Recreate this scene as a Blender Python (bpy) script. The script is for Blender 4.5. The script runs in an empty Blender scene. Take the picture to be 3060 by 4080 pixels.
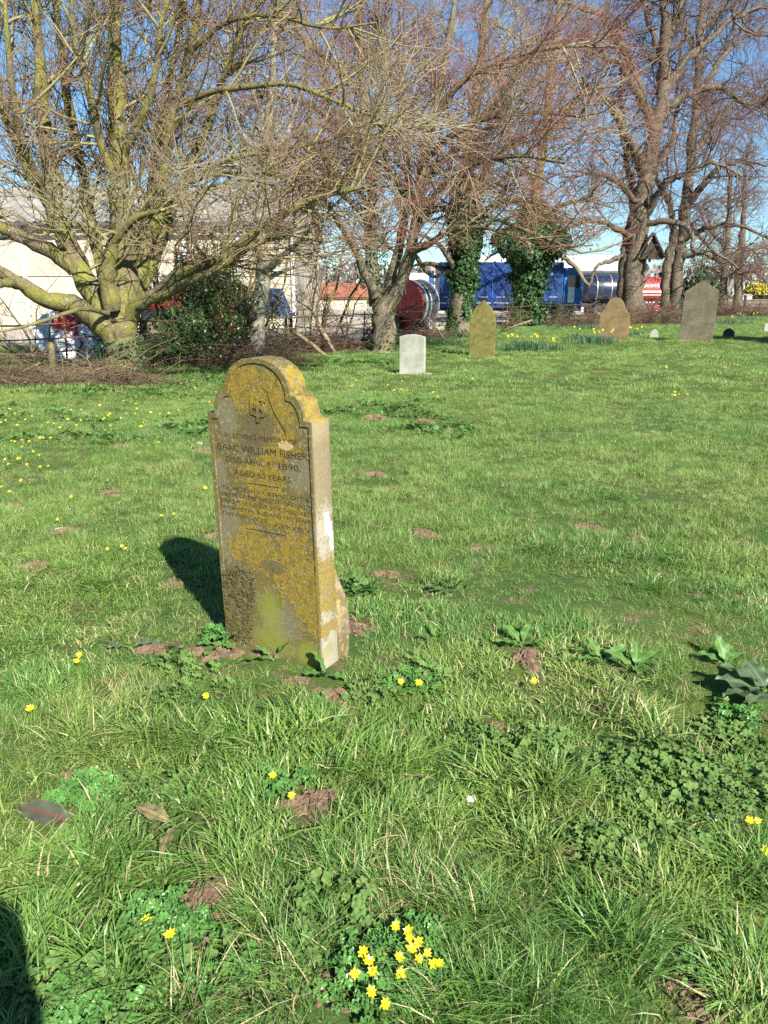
import bpy, bmesh, math, random
import numpy as np
from mathutils import Vector, Matrix, Euler
from mathutils.geometry import interpolate_bezier

random.seed(11)
rng = np.random.default_rng(11)
R = math.radians
SC = bpy.context.scene
COL = SC.collection

# ------------------------------------------------------------------ camera
CAM_H, FPX, PITCH = 1.55, 3060.0, R(15.75)
cam_d = bpy.data.cameras.new('camera')
cam_d.sensor_fit = 'VERTICAL'
cam_d.sensor_height = 36
cam_d.lens = 36 * FPX / 4080
cam_d.clip_start = 0.05
cam_d.clip_end = 8000
cam = bpy.data.objects.new('camera', cam_d)
cam.location = (0, 0, CAM_H)
cam.rotation_euler = (R(90) - PITCH, 0, 0)
COL.objects.link(cam)
SC.camera = cam

# ------------------------------------------------------------------ sky and sun
SUN_DIR = Vector((0.45, -0.89, 0.0)).normalized()      # horizontal direction towards the sun
SUN_EL = R(35.0)
w = bpy.data.worlds.new('World')
SC.world = w
w.use_nodes = True
wn = w.node_tree
bg = wn.nodes['Background']
sky = wn.nodes.new('ShaderNodeTexSky')
sky.sky_type = 'NISHITA'
sky.sun_disc = False
sky.sun_elevation = SUN_EL
sky.sun_rotation = math.atan2(SUN_DIR.x, SUN_DIR.y)
sky.air_density = 1.0
sky.dust_density = 0.0
sky.ozone_density = 2.6
wb = wn.nodes.new('ShaderNodeMix')                      # one even colour balance over the whole sky
wb.data_type = 'RGBA'
wb.blend_type = 'MULTIPLY'
wb.inputs[0].default_value = 1
wb.inputs[7].default_value = (0.76, 0.98, 1.12, 1)
wn.links.new(sky.outputs[0], wb.inputs[6])
wn.links.new(wb.outputs[2], bg.inputs[0])
bg.inputs[1].default_value = 0.06
sl = bpy.data.lights.new('sun', 'SUN')
sl.energy = 5.0
sl.angle = R(0.55)
sl.color = (1.0, 0.955, 0.88)
sun = bpy.data.objects.new('sun', sl)
sd = Vector((SUN_DIR.x * math.cos(SUN_EL), SUN_DIR.y * math.cos(SUN_EL), math.sin(SUN_EL)))
sun.rotation_euler = sd.to_track_quat('Z', 'Y').to_euler()
sun.location = sd * 60
COL.objects.link(sun)
SC.view_settings.view_transform = 'Standard'
SC.view_settings.look = 'None'
SC.view_settings.exposure = 1.22
SC.view_settings.gamma = 1
SC.view_settings.use_curve_mapping = False
SC.render.engine = 'CYCLES'
SC.cycles.max_bounces = 3
SC.cycles.diffuse_bounces = 2
SC.cycles.glossy_bounces = 1
SC.cycles.transmission_bounces = 2
SC.cycles.transparent_max_bounces = 4
SC.cycles.use_denoising = False
SC.cycles.denoiser = 'OPENIMAGEDENOISE'

# ------------------------------------------------------------------ pixel helpers
CP, SP = math.cos(PITCH), math.sin(PITCH)

def ray(px, py):
    x = (px - 1530) / FPX
    y = -(py - 2040) / FPX
    return np.array([x, CP + y * SP, -SP + y * CP])

def at(px, py, Y):                       # point on the pixel's ray at forward distance Y
    d = ray(px, py)
    return Vector(d * (Y / d[1]) + np.array([0, 0, CAM_H]))

# ------------------------------------------------------------------ terrain
def vnoise(x, y, seed=0):
    x = np.asarray(x, float); y = np.asarray(y, float)
    xi = np.floor(x); yi = np.floor(y)
    fx = x - xi; fy = y - yi
    fx = fx * fx * (3 - 2 * fx); fy = fy * fy * (3 - 2 * fy)
    def hsh(a, b):
        v = np.sin(a * 127.1 + b * 311.7 + seed * 74.7) * 43758.5453
        return v - np.floor(v)
    a = hsh(xi, yi); b = hsh(xi + 1, yi); c = hsh(xi, yi + 1); d = hsh(xi + 1, yi + 1)
    return (a * (1 - fx) + b * fx) * (1 - fy) + (c * (1 - fx) + d * fx) * fy

def sstep(a, b, t):
    t = np.clip((np.asarray(t, float) - a) / (b - a), 0, 1)
    return t * t * (3 - 2 * t)

FENCE = [(-16.0, 9.5), (-9.0, 13.2), (-6.35, 15.6), (-3.0, 19.6), (-0.6, 23.2), (2.6, 30.5), (5.0, 36.5), (8.7, 43.0), (14.5, 50.5), (22.0, 58.0)]
FXY = np.array(FENCE)

def fence_x(y):
    return np.interp(y, FXY[:, 1], FXY[:, 0], left=-16, right=22)

def T(x, y):
    x = np.asarray(x, float); y = np.asarray(y, float)
    r = np.hypot(x, y)
    m = sstep(45, 25, r) * sstep(-0.2, 1.8, x - fence_x(y))
    h = 0.10 * (vnoise(x * .35, y * .35, 3) - .5) + 0.07 * (vnoise(x * 1.1, y * 1.1, 5) - .5) + 0.035 * (vnoise(x * 3.1, y * 3.1, 8) - .5)
    # level ground round the near headstone
    k = sstep(.35, 1.1, np.hypot(x + .5, y - 3.15))
    return m * h * (0.25 + 0.75 * k)

def ground(px, py):
    z = 0.0
    for _ in range(4):
        d = ray(px, py)
        t = (z - CAM_H) / d[2]
        p = d * t
        z = float(T(p[0], p[1]))
    return Vector((p[0], p[1], z))

# ------------------------------------------------------------------ object helpers
def props(o, label=None, cat=None, group=None, kind=None):
    if label: o['label'] = label
    if cat: o['category'] = cat
    if group: o['group'] = group
    if kind: o['kind'] = kind
    return o

def empty(name, loc=(0, 0, 0), rz=0.0, **k):
    o = bpy.data.objects.new(name, None)
    o.empty_display_size = .1
    o.location = loc
    o.rotation_euler = (0, 0, rz)
    COL.objects.link(o)
    return props(o, **k)

def link_mesh(name, me, mat=None, parent=None, loc=None, rot=None, smooth=False, **k):
    o = bpy.data.objects.new(name, me)
    if mat is not None and not me.materials:
        me.materials.append(mat)
    COL.objects.link(o)
    if parent is not None: o.parent = parent
    if loc is not None: o.location = loc
    if rot is not None: o.rotation_euler = rot
    if smooth:
        me.polygons.foreach_set('use_smooth', np.ones(len(me.polygons), bool))
    return props(o, **k)

def np_mesh(name, V, F):
    """V (n,3), F (m,3) or (m,4)"""
    V = np.ascontiguousarray(V, np.float32); F = np.ascontiguousarray(F, np.int32)
    me = bpy.data.meshes.new(name)
    me.vertices.add(len(V)); me.vertices.foreach_set('co', V.ravel())
    k = F.shape[1]
    me.loops.add(F.size); me.loops.foreach_set('vertex_index', F.ravel())
    me.polygons.add(len(F))
    me.polygons.foreach_set('loop_start', np.arange(0, F.size, k, dtype=np.int32))
    me.polygons.foreach_set('loop_total', np.full(len(F), k, np.int32))
    me.update(calc_edges=True)
    me.validate()
    return me

def fattr(me, name, vals):
    a = me.attributes.new(name, 'FLOAT', 'POINT')
    a.data.foreach_set('value', np.ascontiguousarray(vals, np.float32))

def tube_arrays(P, Rad, sides=5, base=0):
    """P (n,k,3), Rad (n,k) -> V,F,radius attribute"""
    n, k, _ = P.shape
    Tn = np.gradient(P, axis=1)
    Tn /= np.linalg.norm(Tn, axis=2, keepdims=True) + 1e-9
    ref = np.zeros((n, 1, 3)); ref[..., 0] = .31; ref[..., 1] = .87; ref[..., 2] = .38
    alt = np.abs((Tn * ref).sum(2)).mean(1) > .85
    ref = np.repeat(ref, k, 1); ref[alt] = (.9, -.2, .4)
    A = np.cross(Tn, ref); A /= np.linalg.norm(A, axis=2, keepdims=True) + 1e-9
    B = np.cross(Tn, A)
    an = np.arange(sides) * 2 * np.pi / sides
    V = P[:, :, None, :] + Rad[:, :, None, None] * (np.cos(an)[None, None, :, None] * A[:, :, None, :] + np.sin(an)[None, None, :, None] * B[:, :, None, :])
    V = V.reshape(-1, 3)
    idx = np.arange(n * k * sides).reshape(n, k, sides)
    nx = np.roll(idx, -1, 2)
    F = np.stack([idx[:, :-1], nx[:, :-1], nx[:, 1:], idx[:, 1:]], -1).reshape(-1, 4)
    return V, F + base, np.repeat(Rad.reshape(-1), sides)

def tubes_mesh(name, groups):
    """groups: list of (P, Rad, sides)"""
    Vs, Fs, As, b = [], [], [], 0
    for P, Rd, s in groups:
        v, f, a = tube_arrays(np.asarray(P, float), np.asarray(Rd, float), s, b)
        Vs.append(v); Fs.append(f); As.append(a); b += len(v)
    me = np_mesh(name, np.concatenate(Vs), np.concatenate(Fs))
    fattr(me, 'rad', np.concatenate(As))
    return me

class MB:
    """collects simple shapes into one mesh"""
    def __init__(s): s.v = []; s.f = []
    def add(s, V, F):
        b = len(s.v); s.v += [tuple(q) for q in V]; s.f += [tuple(i + b for i in q) for q in F]; return s
    def box(s, c, d, rot=None, taper=1.0):
        x, y, z = (q / 2 for q in d)
        V = [Vector((sx * x * (taper if sz > 0 else 1), sy * y * (taper if sz > 0 else 1), sz * z)) for sz in (-1, 1) for sy in (-1, 1) for sx in (-1, 1)]
        if rot is not None:
            m = Euler(rot).to_matrix(); V = [m @ q for q in V]
        V = [q + Vector(c) for q in V]
        return s.add(V, [(0, 2, 3, 1), (4, 5, 7, 6), (0, 1, 5, 4), (2, 6, 7, 3), (0, 4, 6, 2), (1, 3, 7, 5)])
    def tube(s, pts, rad, sides=8, caps=True):
        P = np.array([tuple(q) for q in pts], float)[None]
        rd = np.full((1, P.shape[1]), rad, float) if np.isscalar(rad) else np.array(rad, float)[None]
        V, F, _ = tube_arrays(P, rd, sides)
        F = [tuple(int(i) for i in q) for q in F]
        if caps:
            F.append(tuple(range(sides - 1, -1, -1))); n = len(V); F.append(tuple(range(n - sides, n)))
        return s.add(V, F)
    def lathe(s, prof, n=32, axis='z', c=(0, 0, 0)):
        """prof: list of (r, h); closed revolution about axis"""
        V = []
        for r, h in prof:
            for i in range(n):
                a = 2 * math.pi * i / n
                p = (r * math.cos(a), r * math.sin(a), h)
                if axis == 'x': p = (h, p[0], p[1])
                if axis == 'y': p = (p[0], h, p[1])
                V.append((p[0] + c[0], p[1] + c[1], p[2] + c[2]))
        F = []
        for k in range(len(prof) - 1):
            for i in range(n):
                j = (i + 1) % n
                F.append((k * n + i, k * n + j, (k + 1) * n + j, (k + 1) * n + i))
        return s.add(V, F)
    def prism(s, poly, y0, y1):
        """poly in (x,z), extruded along y"""
        n = len(poly)
        V = [(x, y0, z) for x, z in poly] + [(x, y1, z) for x, z in poly]
        F = [tuple(range(n)), tuple(range(2 * n - 1, n - 1, -1))]
        F += [(i, i + n, (i + 1) % n + n, (i + 1) % n) for i in range(n)]
        return s.add(V, F)
    def mesh(s, name):
        me = bpy.data.meshes.new(name); me.from_pydata(s.v, [], s.f)
        bm = bmesh.new(); bm.from_mesh(me); bmesh.ops.recalc_face_normals(bm, faces=bm.faces); bm.to_mesh(me); bm.free()
        me.update(); return me
    def build(s, name, mat, parent=None, bevel=0, smooth=False, **k):
        o = link_mesh(name, s.mesh(name), mat, parent, smooth=smooth, **k)
        if bevel:
            b = o.modifiers.new('bevel', 'BEVEL'); b.width = bevel; b.segments = 2; b.limit_method = 'ANGLE'; b.angle_limit = R(35)
        return o

# ------------------------------------------------------------------ material helpers
def nmat(name):
    m = bpy.data.materials.new(name); m.use_nodes = True
    nt = m.node_tree
    return m, nt, nt.nodes['Principled BSDF'], nt.nodes['Material Output']

def lk(nt, a, b): nt.links.new(a, b)

def nd(nt, typ, **k):
    n = nt.nodes.new(typ)
    for a, b in k.items(): setattr(n, a, b)
    return n

def mixc(nt, fac, a, b, mode='MIX'):
    n = nd(nt, 'ShaderNodeMix', data_type='RGBA', blend_type=mode)
    for i, v in ((0, fac), (6, a), (7, b)):
        if hasattr(v, 'is_output'): lk(nt, v, n.inputs[i])
        else: n.inputs[i].default_value = v if i == 0 else (*v, 1)
    return n.outputs[2]

def noise(nt, vec, scale, detail=4, rough=.6, dist=0):
    n = nd(nt, 'ShaderNodeTexNoise'); n.inputs['Scale'].default_value = scale
    n.inputs['Detail'].default_value = detail; n.inputs['Roughness'].default_value = rough; n.inputs['Distortion'].default_value = dist
    lk(nt, vec, n.inputs['Vector']); return n.outputs[0]

def rng01(nt, v, lo, hi, a=0.0, b=1.0):
    n = nd(nt, 'ShaderNodeMapRange', interpolation_type='SMOOTHSTEP')
    lk(nt, v, n.inputs[0])
    for i, q in ((1, lo), (2, hi), (3, a), (4, b)): n.inputs[i].default_value = q
    return n.outputs[0]

def math_(nt, op, a, b=None, c=None):
    n = nd(nt, 'ShaderNodeMath', operation=op)
    for i, v in enumerate((a, b, c)):
        if v is None: continue
        if hasattr(v, 'is_output'): lk(nt, v, n.inputs[i])
        else: n.inputs[i].default_value = v
    return n.outputs[0]

def coords(nt, kind='Object'):
    if kind == 'World': return nd(nt, 'ShaderNodeNewGeometry').outputs['Position']
    return nd(nt, 'ShaderNodeTexCoord').outputs[kind]

def bump(nt, bsdf, h, strength, dist=.01):
    b = nd(nt, 'ShaderNodeBump'); b.inputs['Strength'].default_value = strength; b.inputs['Distance'].default_value = dist
    lk(nt, h, b.inputs['Height']); lk(nt, b.outputs[0], bsdf.inputs['Normal'])

def layered(name, base, layers=(), rough=.85, bumps=None, spec=.3, metal=0.0, space='Object', emis=None):
    """layers: (colour, noise scale, lo, hi)"""
    m, nt, bs, _ = nmat(name)
    v = coords(nt, space)
    c = None
    for col, s, lo, hi in layers:
        fac = rng01(nt, noise(nt, v, s, 5, .65), lo, hi)
        c = mixc(nt, fac, base if c is None else c, col)
    if c is None: bs.inputs['Base Color'].default_value = (*base, 1)
    else: lk(nt, c, bs.inputs['Base Color'])
    bs.inputs['Roughness'].default_value = rough
    bs.inputs['Specular IOR Level'].default_value = spec
    bs.inputs['Metallic'].default_value = metal
    if bumps: bump(nt, bs, noise(nt, v, bumps[0], 6, .7), bumps[1], bumps[2] if len(bumps) > 2 else .01)
    return m

# ------------------------------------------------------------------ materials of the place
def lawn_material():
    m, nt, bs, _ = nmat('lawn_soil')
    v = coords(nt, 'World')
    c = mixc(nt, rng01(nt, noise(nt, v, 1.7, 5), .42, .6), (.055, .115, .025), (.09, .13, .03))
    c = mixc(nt, rng01(nt, noise(nt, v, 6.0, 5), .52, .66), c, (.16, .12, .065))          # thatch and earth
    c = mixc(nt, rng01(nt, noise(nt, v, 14.0, 4), .60, .72), c, (.20, .18, .035))          # moss
    c = mixc(nt, rng01(nt, noise(nt, v, 60.0, 4), .45, .7), c, (.06, .085, .028))
    lk(nt, c, bs.inputs['Base Color']); bs.inputs['Roughness'].default_value = .95; bs.inputs['Specular IOR Level'].default_value = .1
    bump(nt, bs, noise(nt, v, 45, 6, .7), .7, .02)
    return m

def grass_material(name, cols, trans=.35, rough=.42, dry=.08, inst=True):
    """blade colour: per-blade attribute, per-tuft tint (slow patches across the lawn are stored on the tufts)"""
    m, nt, bs, out = nmat(name)
    at_ = nd(nt, 'ShaderNodeAttribute', attribute_name='bl')
    al_ = nd(nt, 'ShaderNodeAttribute', attribute_name='along')
    ti = nd(nt, 'ShaderNodeAttribute', attribute_name='tint', attribute_type='INSTANCER' if inst else 'GEOMETRY')
    sx = nd(nt, 'ShaderNodeSeparateXYZ'); lk(nt, ti.outputs['Vector'], sx.inputs[0])
    c = mixc(nt, sx.outputs[0], cols[0], cols[1])
    c = mixc(nt, sx.outputs[1], c, cols[2])
    c = mixc(nt, math_(nt, 'MULTIPLY', sx.outputs[2], .6), c, cols[3])
    c = mixc(nt, math_(nt, 'MULTIPLY', at_.outputs['Fac'], .45), c, cols[4])
    dr = math_(nt, 'GREATER_THAN', at_.outputs['Fac'], 1 - dry)
    c = mixc(nt, dr, c, (.55, .47, .24))                                                  # dead straw blades
    c = mixc(nt, rng01(nt, al_.outputs['Fac'], .35, 0, 0, .5), c, (.42, .42, .17))        # pale sheaths at the base
    lk(nt, c, bs.inputs['Base Color'])
    bs.inputs['Roughness'].default_value = rough; bs.inputs['Specular IOR Level'].default_value = .45
    tr = nd(nt, 'ShaderNodeBsdfTranslucent'); lk(nt, c, tr.inputs['Color'])
    mx = nd(nt, 'ShaderNodeMixShader'); mx.inputs[0].default_value = trans
    lk(nt, bs.outputs[0], mx.inputs[1]); lk(nt, tr.outputs[0], mx.inputs[2]); lk(nt, mx.outputs[0], out.inputs['Surface'])
    return m

def leaf_material(name, a, b, rough=.4, trans=.2, vein=None, sc=30, spec=.5):
    m, nt, bs, out = nmat(name)
    oi = nd(nt, 'ShaderNodeObjectInfo')
    at_ = nd(nt, 'ShaderNodeAttribute', attribute_name='bl')
    v = coords(nt, 'Object')
    c = mixc(nt, rng01(nt, noise(nt, v, sc, 4), .35, .65), a, b)
    c = mixc(nt, math_(nt, 'MULTIPLY', at_.outputs['Fac'], .5), c, tuple(min(1, q * 1.9) for q in a))
    c = mixc(nt, math_(nt, 'MULTIPLY', oi.outputs['Random'], .3), c, tuple(q * .6 for q in b))
    if vein is not None:
        vn = nd(nt, 'ShaderNodeAttribute', attribute_name='vein')
        c = mixc(nt, vn.outputs['Fac'], c, vein)
    lk(nt, c, bs.inputs['Base Color'])
    bs.inputs['Roughness'].default_value = rough; bs.inputs['Specular IOR Level'].default_value = spec
    bump(nt, bs, noise(nt, v, sc * 3, 3), .25, .004)
    tr = nd(nt, 'ShaderNodeBsdfTranslucent'); lk(nt, c, tr.inputs['Color'])
    mx = nd(nt, 'ShaderNodeMixShader'); mx.inputs[0].default_value = trans
    lk(nt, bs.outputs[0], mx.inputs[1]); lk(nt, tr.outputs[0], mx.inputs[2]); lk(nt, mx.outputs[0], out.inputs['Surface'])
    return m

def bark_material(name, thick, moss, twig, tip, mossiness=(.42, .6), r_hi=.03, r_lo=.006):
    """colour follows the branch's own thickness: mossy bark on limbs, smooth young bark on twigs"""
    m, nt, bs, _ = nmat(name)
    v = coords(nt, 'Object')
    ra = nd(nt, 'ShaderNodeAttribute', attribute_name='rad').outputs['Fac']
    c = mixc(nt, rng01(nt, noise(nt, v, 5, 5), .35, .65), thick, tuple(q * .6 for q in thick))
    c = mixc(nt, rng01(nt, noise(nt, v, 2.2, 5), *mossiness), c, moss)
    c = mixc(nt, rng01(nt, noise(nt, v, 28, 4), .58, .68), c, (.36, .35, .28))
    tw = mixc(nt, rng01(nt, noise(nt, v, 1.3, 3), .42, .6), twig, tip)
    c = mixc(nt, rng01(nt, ra, r_lo, r_hi), tw, c)
    lk(nt, c, bs.inputs['Base Color']); bs.inputs['Roughness'].default_value = .8; bs.inputs['Specular IOR Level'].default_value = .25
    mp = nd(nt, 'ShaderNodeMapping'); mp.inputs['Scale'].default_value = (1, 1, .25); lk(nt, v, mp.inputs[0])
    bump(nt, bs, noise(nt, mp.outputs[0], 16, 6, .75), 1.0, .06)
    return m

def twig_material(name, thick, pale, red, r_hi=.018, r_lo=.006):
    m, nt, bs, _ = nmat(name)
    v = coords(nt, 'Object')
    ra = nd(nt, 'ShaderNodeAttribute', attribute_name='rad').outputs['Fac']
    tw = mixc(nt, rng01(nt, noise(nt, v, .45, 2), .33, .53), pale, red)
    c = mixc(nt, rng01(nt, ra, r_lo, r_hi), tw, thick)
    lk(nt, c, bs.inputs['Base Color']); bs.inputs['Roughness'].default_value = .7; bs.inputs['Specular IOR Level'].default_value = .3
    return m

def blob_mask(nt, u, z, nz, blobs, nstr=.5):
    """union of soft ellipses in the stone's own plane, broken up by noise"""
    acc = None
    for cu, cz, ru, rz in blobs:
        a = math_(nt, 'DIVIDE', math_(nt, 'SUBTRACT', u, cu), ru)
        b = math_(nt, 'DIVIDE', math_(nt, 'SUBTRACT', z, cz), rz)
        d = math_(nt, 'SQRT', math_(nt, 'ADD', math_(nt, 'MULTIPLY', a, a), math_(nt, 'MULTIPLY', b, b)))
        k = math_(nt, 'SUBTRACT', 1.0, d)
        acc = k if acc is None else math_(nt, 'MAXIMUM', acc, k)
    n = math_(nt, 'MULTIPLY', math_(nt, 'SUBTRACT', nz, .5), nstr * 2)
    return math_(nt, 'ADD', acc, n)

def headstone_material():
    m, nt, bs, _ = nmat('weathered_sandstone')
    v = coords(nt, 'Object')
    sx = nd(nt, 'ShaderNodeSeparateXYZ'); lk(nt, v, sx.inputs[0])
    u, wd, z = sx.outputs
    n1 = noise(nt, v, 9, 6, .7); n2 = noise(nt, v, 34, 6, .75); n3 = noise(nt, v, 120, 4, .7); n4 = noise(nt, v, 19, 5, .7)
    c = mixc(nt, rng01(nt, n1, .35, .65), (.155, .118, .040), (.115, .096, .030))
    c = mixc(nt, rng01(nt, n4, .48, .68), c, (.105, .088, .034))
    # paler colour on the right side face
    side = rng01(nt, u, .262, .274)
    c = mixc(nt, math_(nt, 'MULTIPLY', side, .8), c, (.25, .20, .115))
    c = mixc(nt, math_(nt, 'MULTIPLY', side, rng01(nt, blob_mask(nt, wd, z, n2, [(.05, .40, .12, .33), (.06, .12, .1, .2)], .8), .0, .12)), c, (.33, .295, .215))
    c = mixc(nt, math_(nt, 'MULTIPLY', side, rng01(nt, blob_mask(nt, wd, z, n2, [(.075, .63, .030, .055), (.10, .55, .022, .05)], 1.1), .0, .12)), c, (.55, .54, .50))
    # grey crust lichens
    vo = nd(nt, 'ShaderNodeTexVoronoi'); vo.inputs['Scale'].default_value = 32; vo.inputs['Randomness'].default_value = 1
    wv = nd(nt, 'ShaderNodeVectorMath', operation='MULTIPLY_ADD')
    nz3 = nd(nt, 'ShaderNodeTexNoise'); nz3.inputs['Scale'].default_value = 40; lk(nt, v, nz3.inputs['Vector'])
    lk(nt, nz3.outputs[1], wv.inputs[0]); wv.inputs[1].default_value = (.02, .02, .02); lk(nt, v, wv.inputs[2])
    lk(nt, wv.outputs[0], vo.inputs['Vector'])
    spots = rng01(nt, math_(nt, 'ADD', vo.outputs['Distance'], math_(nt, 'MULTIPLY', n1, -.50)), .06, -.06)
    c = mixc(nt, math_(nt, 'MULTIPLY', spots, .5), c, (.23, .215, .15))
    g = rng01(nt, blob_mask(nt, u, z, n2, [(-.17, 1.06, .06, .1), (-.2, .52, .07, .16), (.19, .85, .07, .08), (-.23, .8, .03, .08), (.12, .26, .05, .12), (.06, .16, .12, .08)], .8), .02, .16)
    c = mixc(nt, math_(nt, 'MULTIPLY', g, .45), c, (.19, .18, .125))
    # mustard lichen
    yl = rng01(nt, blob_mask(nt, u, z, math_(nt, 'ADD', math_(nt, 'MULTIPLY', n1, .5), math_(nt, 'MULTIPLY', n2, .5)),
        [(-.03, 1.17, .15, .13), (.08, 1.05, .14, .2), (.02, .93, .10, .12), (.0, .80, .14, .1), (.1, .66, .17, .08), (-.1, .66, .07, .06), (-.03, .47, .14, .1), (-.17, .48, .06, .07), (.14, .45, .14, .2), (.2, .28, .09, .16), (.25, .17, .06, .05), (-.09, .55, .1, .05), (.27, .36, .02, .2)], 1.9), .06, .30)
    yc = mixc(nt, rng01(nt, n2, .35, .62), (.20, .14, .025), (.31, .215, .020))
    yc = mixc(nt, rng01(nt, n3, .46, .66), yc, (.15, .105, .035))
    yl = math_(nt, 'MULTIPLY', yl, rng01(nt, n2, .30, .52, .45, 1.0))
    c = mixc(nt, math_(nt, 'MULTIPLY', yl, .9), c, yc)
    ytop = rng01(nt, blob_mask(nt, u, z, n2, [(.15, 1.22, .05, .07), (.22, 1.12, .05, .06), (.26, 1.08, .04, .025)], 1.8), .08, .3)
    c = mixc(nt, math_(nt, 'MULTIPLY', ytop, math_(nt, 'MULTIPLY', rng01(nt, wd, .0, .02), .9)), c, mixc(nt, rng01(nt, n2, .4, .6), (.19, .14, .05), (.30, .215, .025)))
    vo2 = nd(nt, 'ShaderNodeTexVoronoi'); vo2.inputs['Scale'].default_value = 62
    lk(nt, wv.outputs[0], vo2.inputs['Vector'])
    crust = rng01(nt, math_(nt, 'ADD', vo2.outputs['Distance'], math_(nt, 'MULTIPLY', n4, -.62)), .0, -.07)
    c = mixc(nt, math_(nt, 'MULTIPLY', crust, .6), c, (.27, .255, .19))
    # algae
    gr = rng01(nt, blob_mask(nt, u, z, n1, [(0, .20, .10, .18), (.0, .06, .20, .12), (.2, .05, .12, .09)], .8), .05, .8)
    c = mixc(nt, math_(nt, 'MULTIPLY', gr, .75), c, (.21, .225, .035))
    dk = rng01(nt, blob_mask(nt, u, z, n2, [(.0, 1.03, .1, .1), (-.05, .95, .07, .07), (.03, .42, .08, .035), (-.18, .26, .1, .16)], .8), .05, .25)
    c = mixc(nt, math_(nt, 'MULTIPLY', dk, .7), c, (.10, .085, .05))
    # fresh break
    br = rng01(nt, blob_mask(nt, u, z, n4, [(.135, .965, .045, .022)], .25), .12, .2)
    c = mixc(nt, br, c, (.46, .33, .16))
    c = mixc(nt, rng01(nt, n3, .62, .7), c, (.12, .10, .06))
    lk(nt, c, bs.inputs['Base Color']); bs.inputs['Roughness'].default_value = .93; bs.inputs['Specular IOR Level'].default_value = .15
    h = math_(nt, 'ADD', math_(nt, 'ADD', math_(nt, 'MULTIPLY', n2, .6), math_(nt, 'MULTIPLY', n3, .5)), math_(nt, 'MULTIPLY', math_(nt, 'MULTIPLY', yl, n3), 1.2))
    bump(nt, bs, h, .55, .006)
    return m

MAT = {}
MAT['lawn'] = lawn_material()
GC = [(.115, .270, .038), (.170, .310, .042), (.255, .365, .068), (.064, .180, .048), (.35, .45, .14)]
MAT['grass'] = grass_material('grass_blade', GC)
MAT['grass_near'] = grass_material('grass_blade_near', GC, inst=False)
MAT['grass_far'] = grass_material('grass_blade_far', GC, dry=.05)
MAT['soil'] = layered('bare_earth', (.20, .135, .088), [((.13, .085, .055), 18, .4, .65), ((.30, .22, .15), 45, .55, .7)], .95, (70, .9, .012), .1)
MAT['stone'] = headstone_material()
MAT['letter_shade'] = layered('letter_shade_paint', (.022, .018, .010), [((.035, .028, .016), 40, .4, .6)], .95)  # near-black colour paints shade, with old grime, into the cut letters and crack
MAT['moss'] = layered('dry_moss', (.10, .085, .028), [((.055, .045, .018), 30, .4, .6), ((.16, .14, .04), 60, .5, .7)], .95)
MAT['stump'] = layered('old_footstone', (.28, .22, .12), [((.16, .12, .06), 9, .4, .6), ((.50, .37, .03), 14, .55, .62), ((.30, .28, .22), 40, .55, .65)], .95, (60, .6, .008), .15)
MAT['stone_grey'] = layered('pale_grey_stone', (.36, .36, .31), [((.27, .28, .21), 3.2, .4, .6), ((.29, .27, .12), 2.1, .55, .7), ((.50, .50, .46), 22, .6, .7)], .9, (40, .4, .01), .15)
MAT['stone_olive'] = layered('olive_stone', (.165, .15, .045), [((.12, .105, .038), 4, .4, .6), ((.21, .19, .06), 9, .5, .65), ((.52, .51, .44), 13, .70, .72)], .92, (50, .5, .01), .12)
MAT['stone_buff'] = layered('buff_stone', (.20, .145, .072), [((.15, .105, .052), 3, .4, .6), ((.25, .19, .10), 12, .5, .65)], .92, (45, .4, .01), .12)
MAT['stone_dark'] = layered('dark_grey_stone', (.15, .13, .085), [((.10, .09, .06), 2.2, .38, .6), ((.20, .185, .135), 16, .55, .65), ((.20, .17, .04), 1.1, .58, .75), ((.6, .58, .5), 11, .74, .75)], .93, (40, .5, .01), .12)
MAT['stone_black'] = layered('blackened_stone', (.09, .085, .07), [((.05, .05, .045), 8, .4, .6)], .93, (50, .5, .01), .1)
MAT['bark_a'] = bark_material('mossy_bark', (.205, .165, .09), (.21, .20, .042), (.30, .235, .15), (.25, .12, .075))
MAT['bark_b'] = bark_material('grey_green_bark', (.21, .18, .115), (.17, .155, .05), (.33, .265, .18), (.26, .13, .085), (.5, .68))
MAT['bark_white'] = bark_material('pale_smooth_bark', (.37, .34, .26), (.24, .23, .10), (.32, .26, .18), (.26, .14, .09), (.55, .7))
MAT['bark_lime'] = bark_material('furrowed_bark', (.165, .125, .085), (.10, .078, .052), (.26, .175, .12), (.235, .125, .095), (.5, .7), .05, .012)
MAT['twig_a'] = twig_material('young_bark_mossy', (.235, .215, .085), (.30, .265, .16), (.225, .15, .09))
MAT['twig_b'] = twig_material('young_bark_grey', (.25, .225, .135), (.28, .23, .145), (.215, .095, .058))
MAT['twig_lime'] = twig_material('young_bark_lime', (.12, .09, .06), (.17, .12, .08), (.135, .07, .055), .03, .012)
MAT['twig_red'] = bark_material('bramble_stem', (.13, .07, .045), (.17, .12, .07), (.14, .075, .055), (.22, .16, .10), r_hi=.02, r_lo=.008)
MAT['dead_wood'] = layered('dead_wood', (.27, .21, .125), [((.17, .125, .075), 9, .4, .6)], .85, (40, .4, .01))
MAT['ivy'] = leaf_material('ivy_leaf', (.040, .085, .022), (.022, .055, .016), .5, .12, sc=4, spec=.3)
MAT['evergreen'] = leaf_material('evergreen_leaf', (.055, .090, .018), (.025, .055, .015), .35, .15, sc=3)
MAT['nettle'] = leaf_material('nettle_leaf', (.165, .27, .065), (.115, .21, .055), .6, .3, sc=25, spec=.3)
MAT['dock'] = leaf_material('dock_leaf', (.12, .25, .045), (.08, .19, .036), .5, .28, vein=(.19, .30, .075), sc=25)
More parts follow.
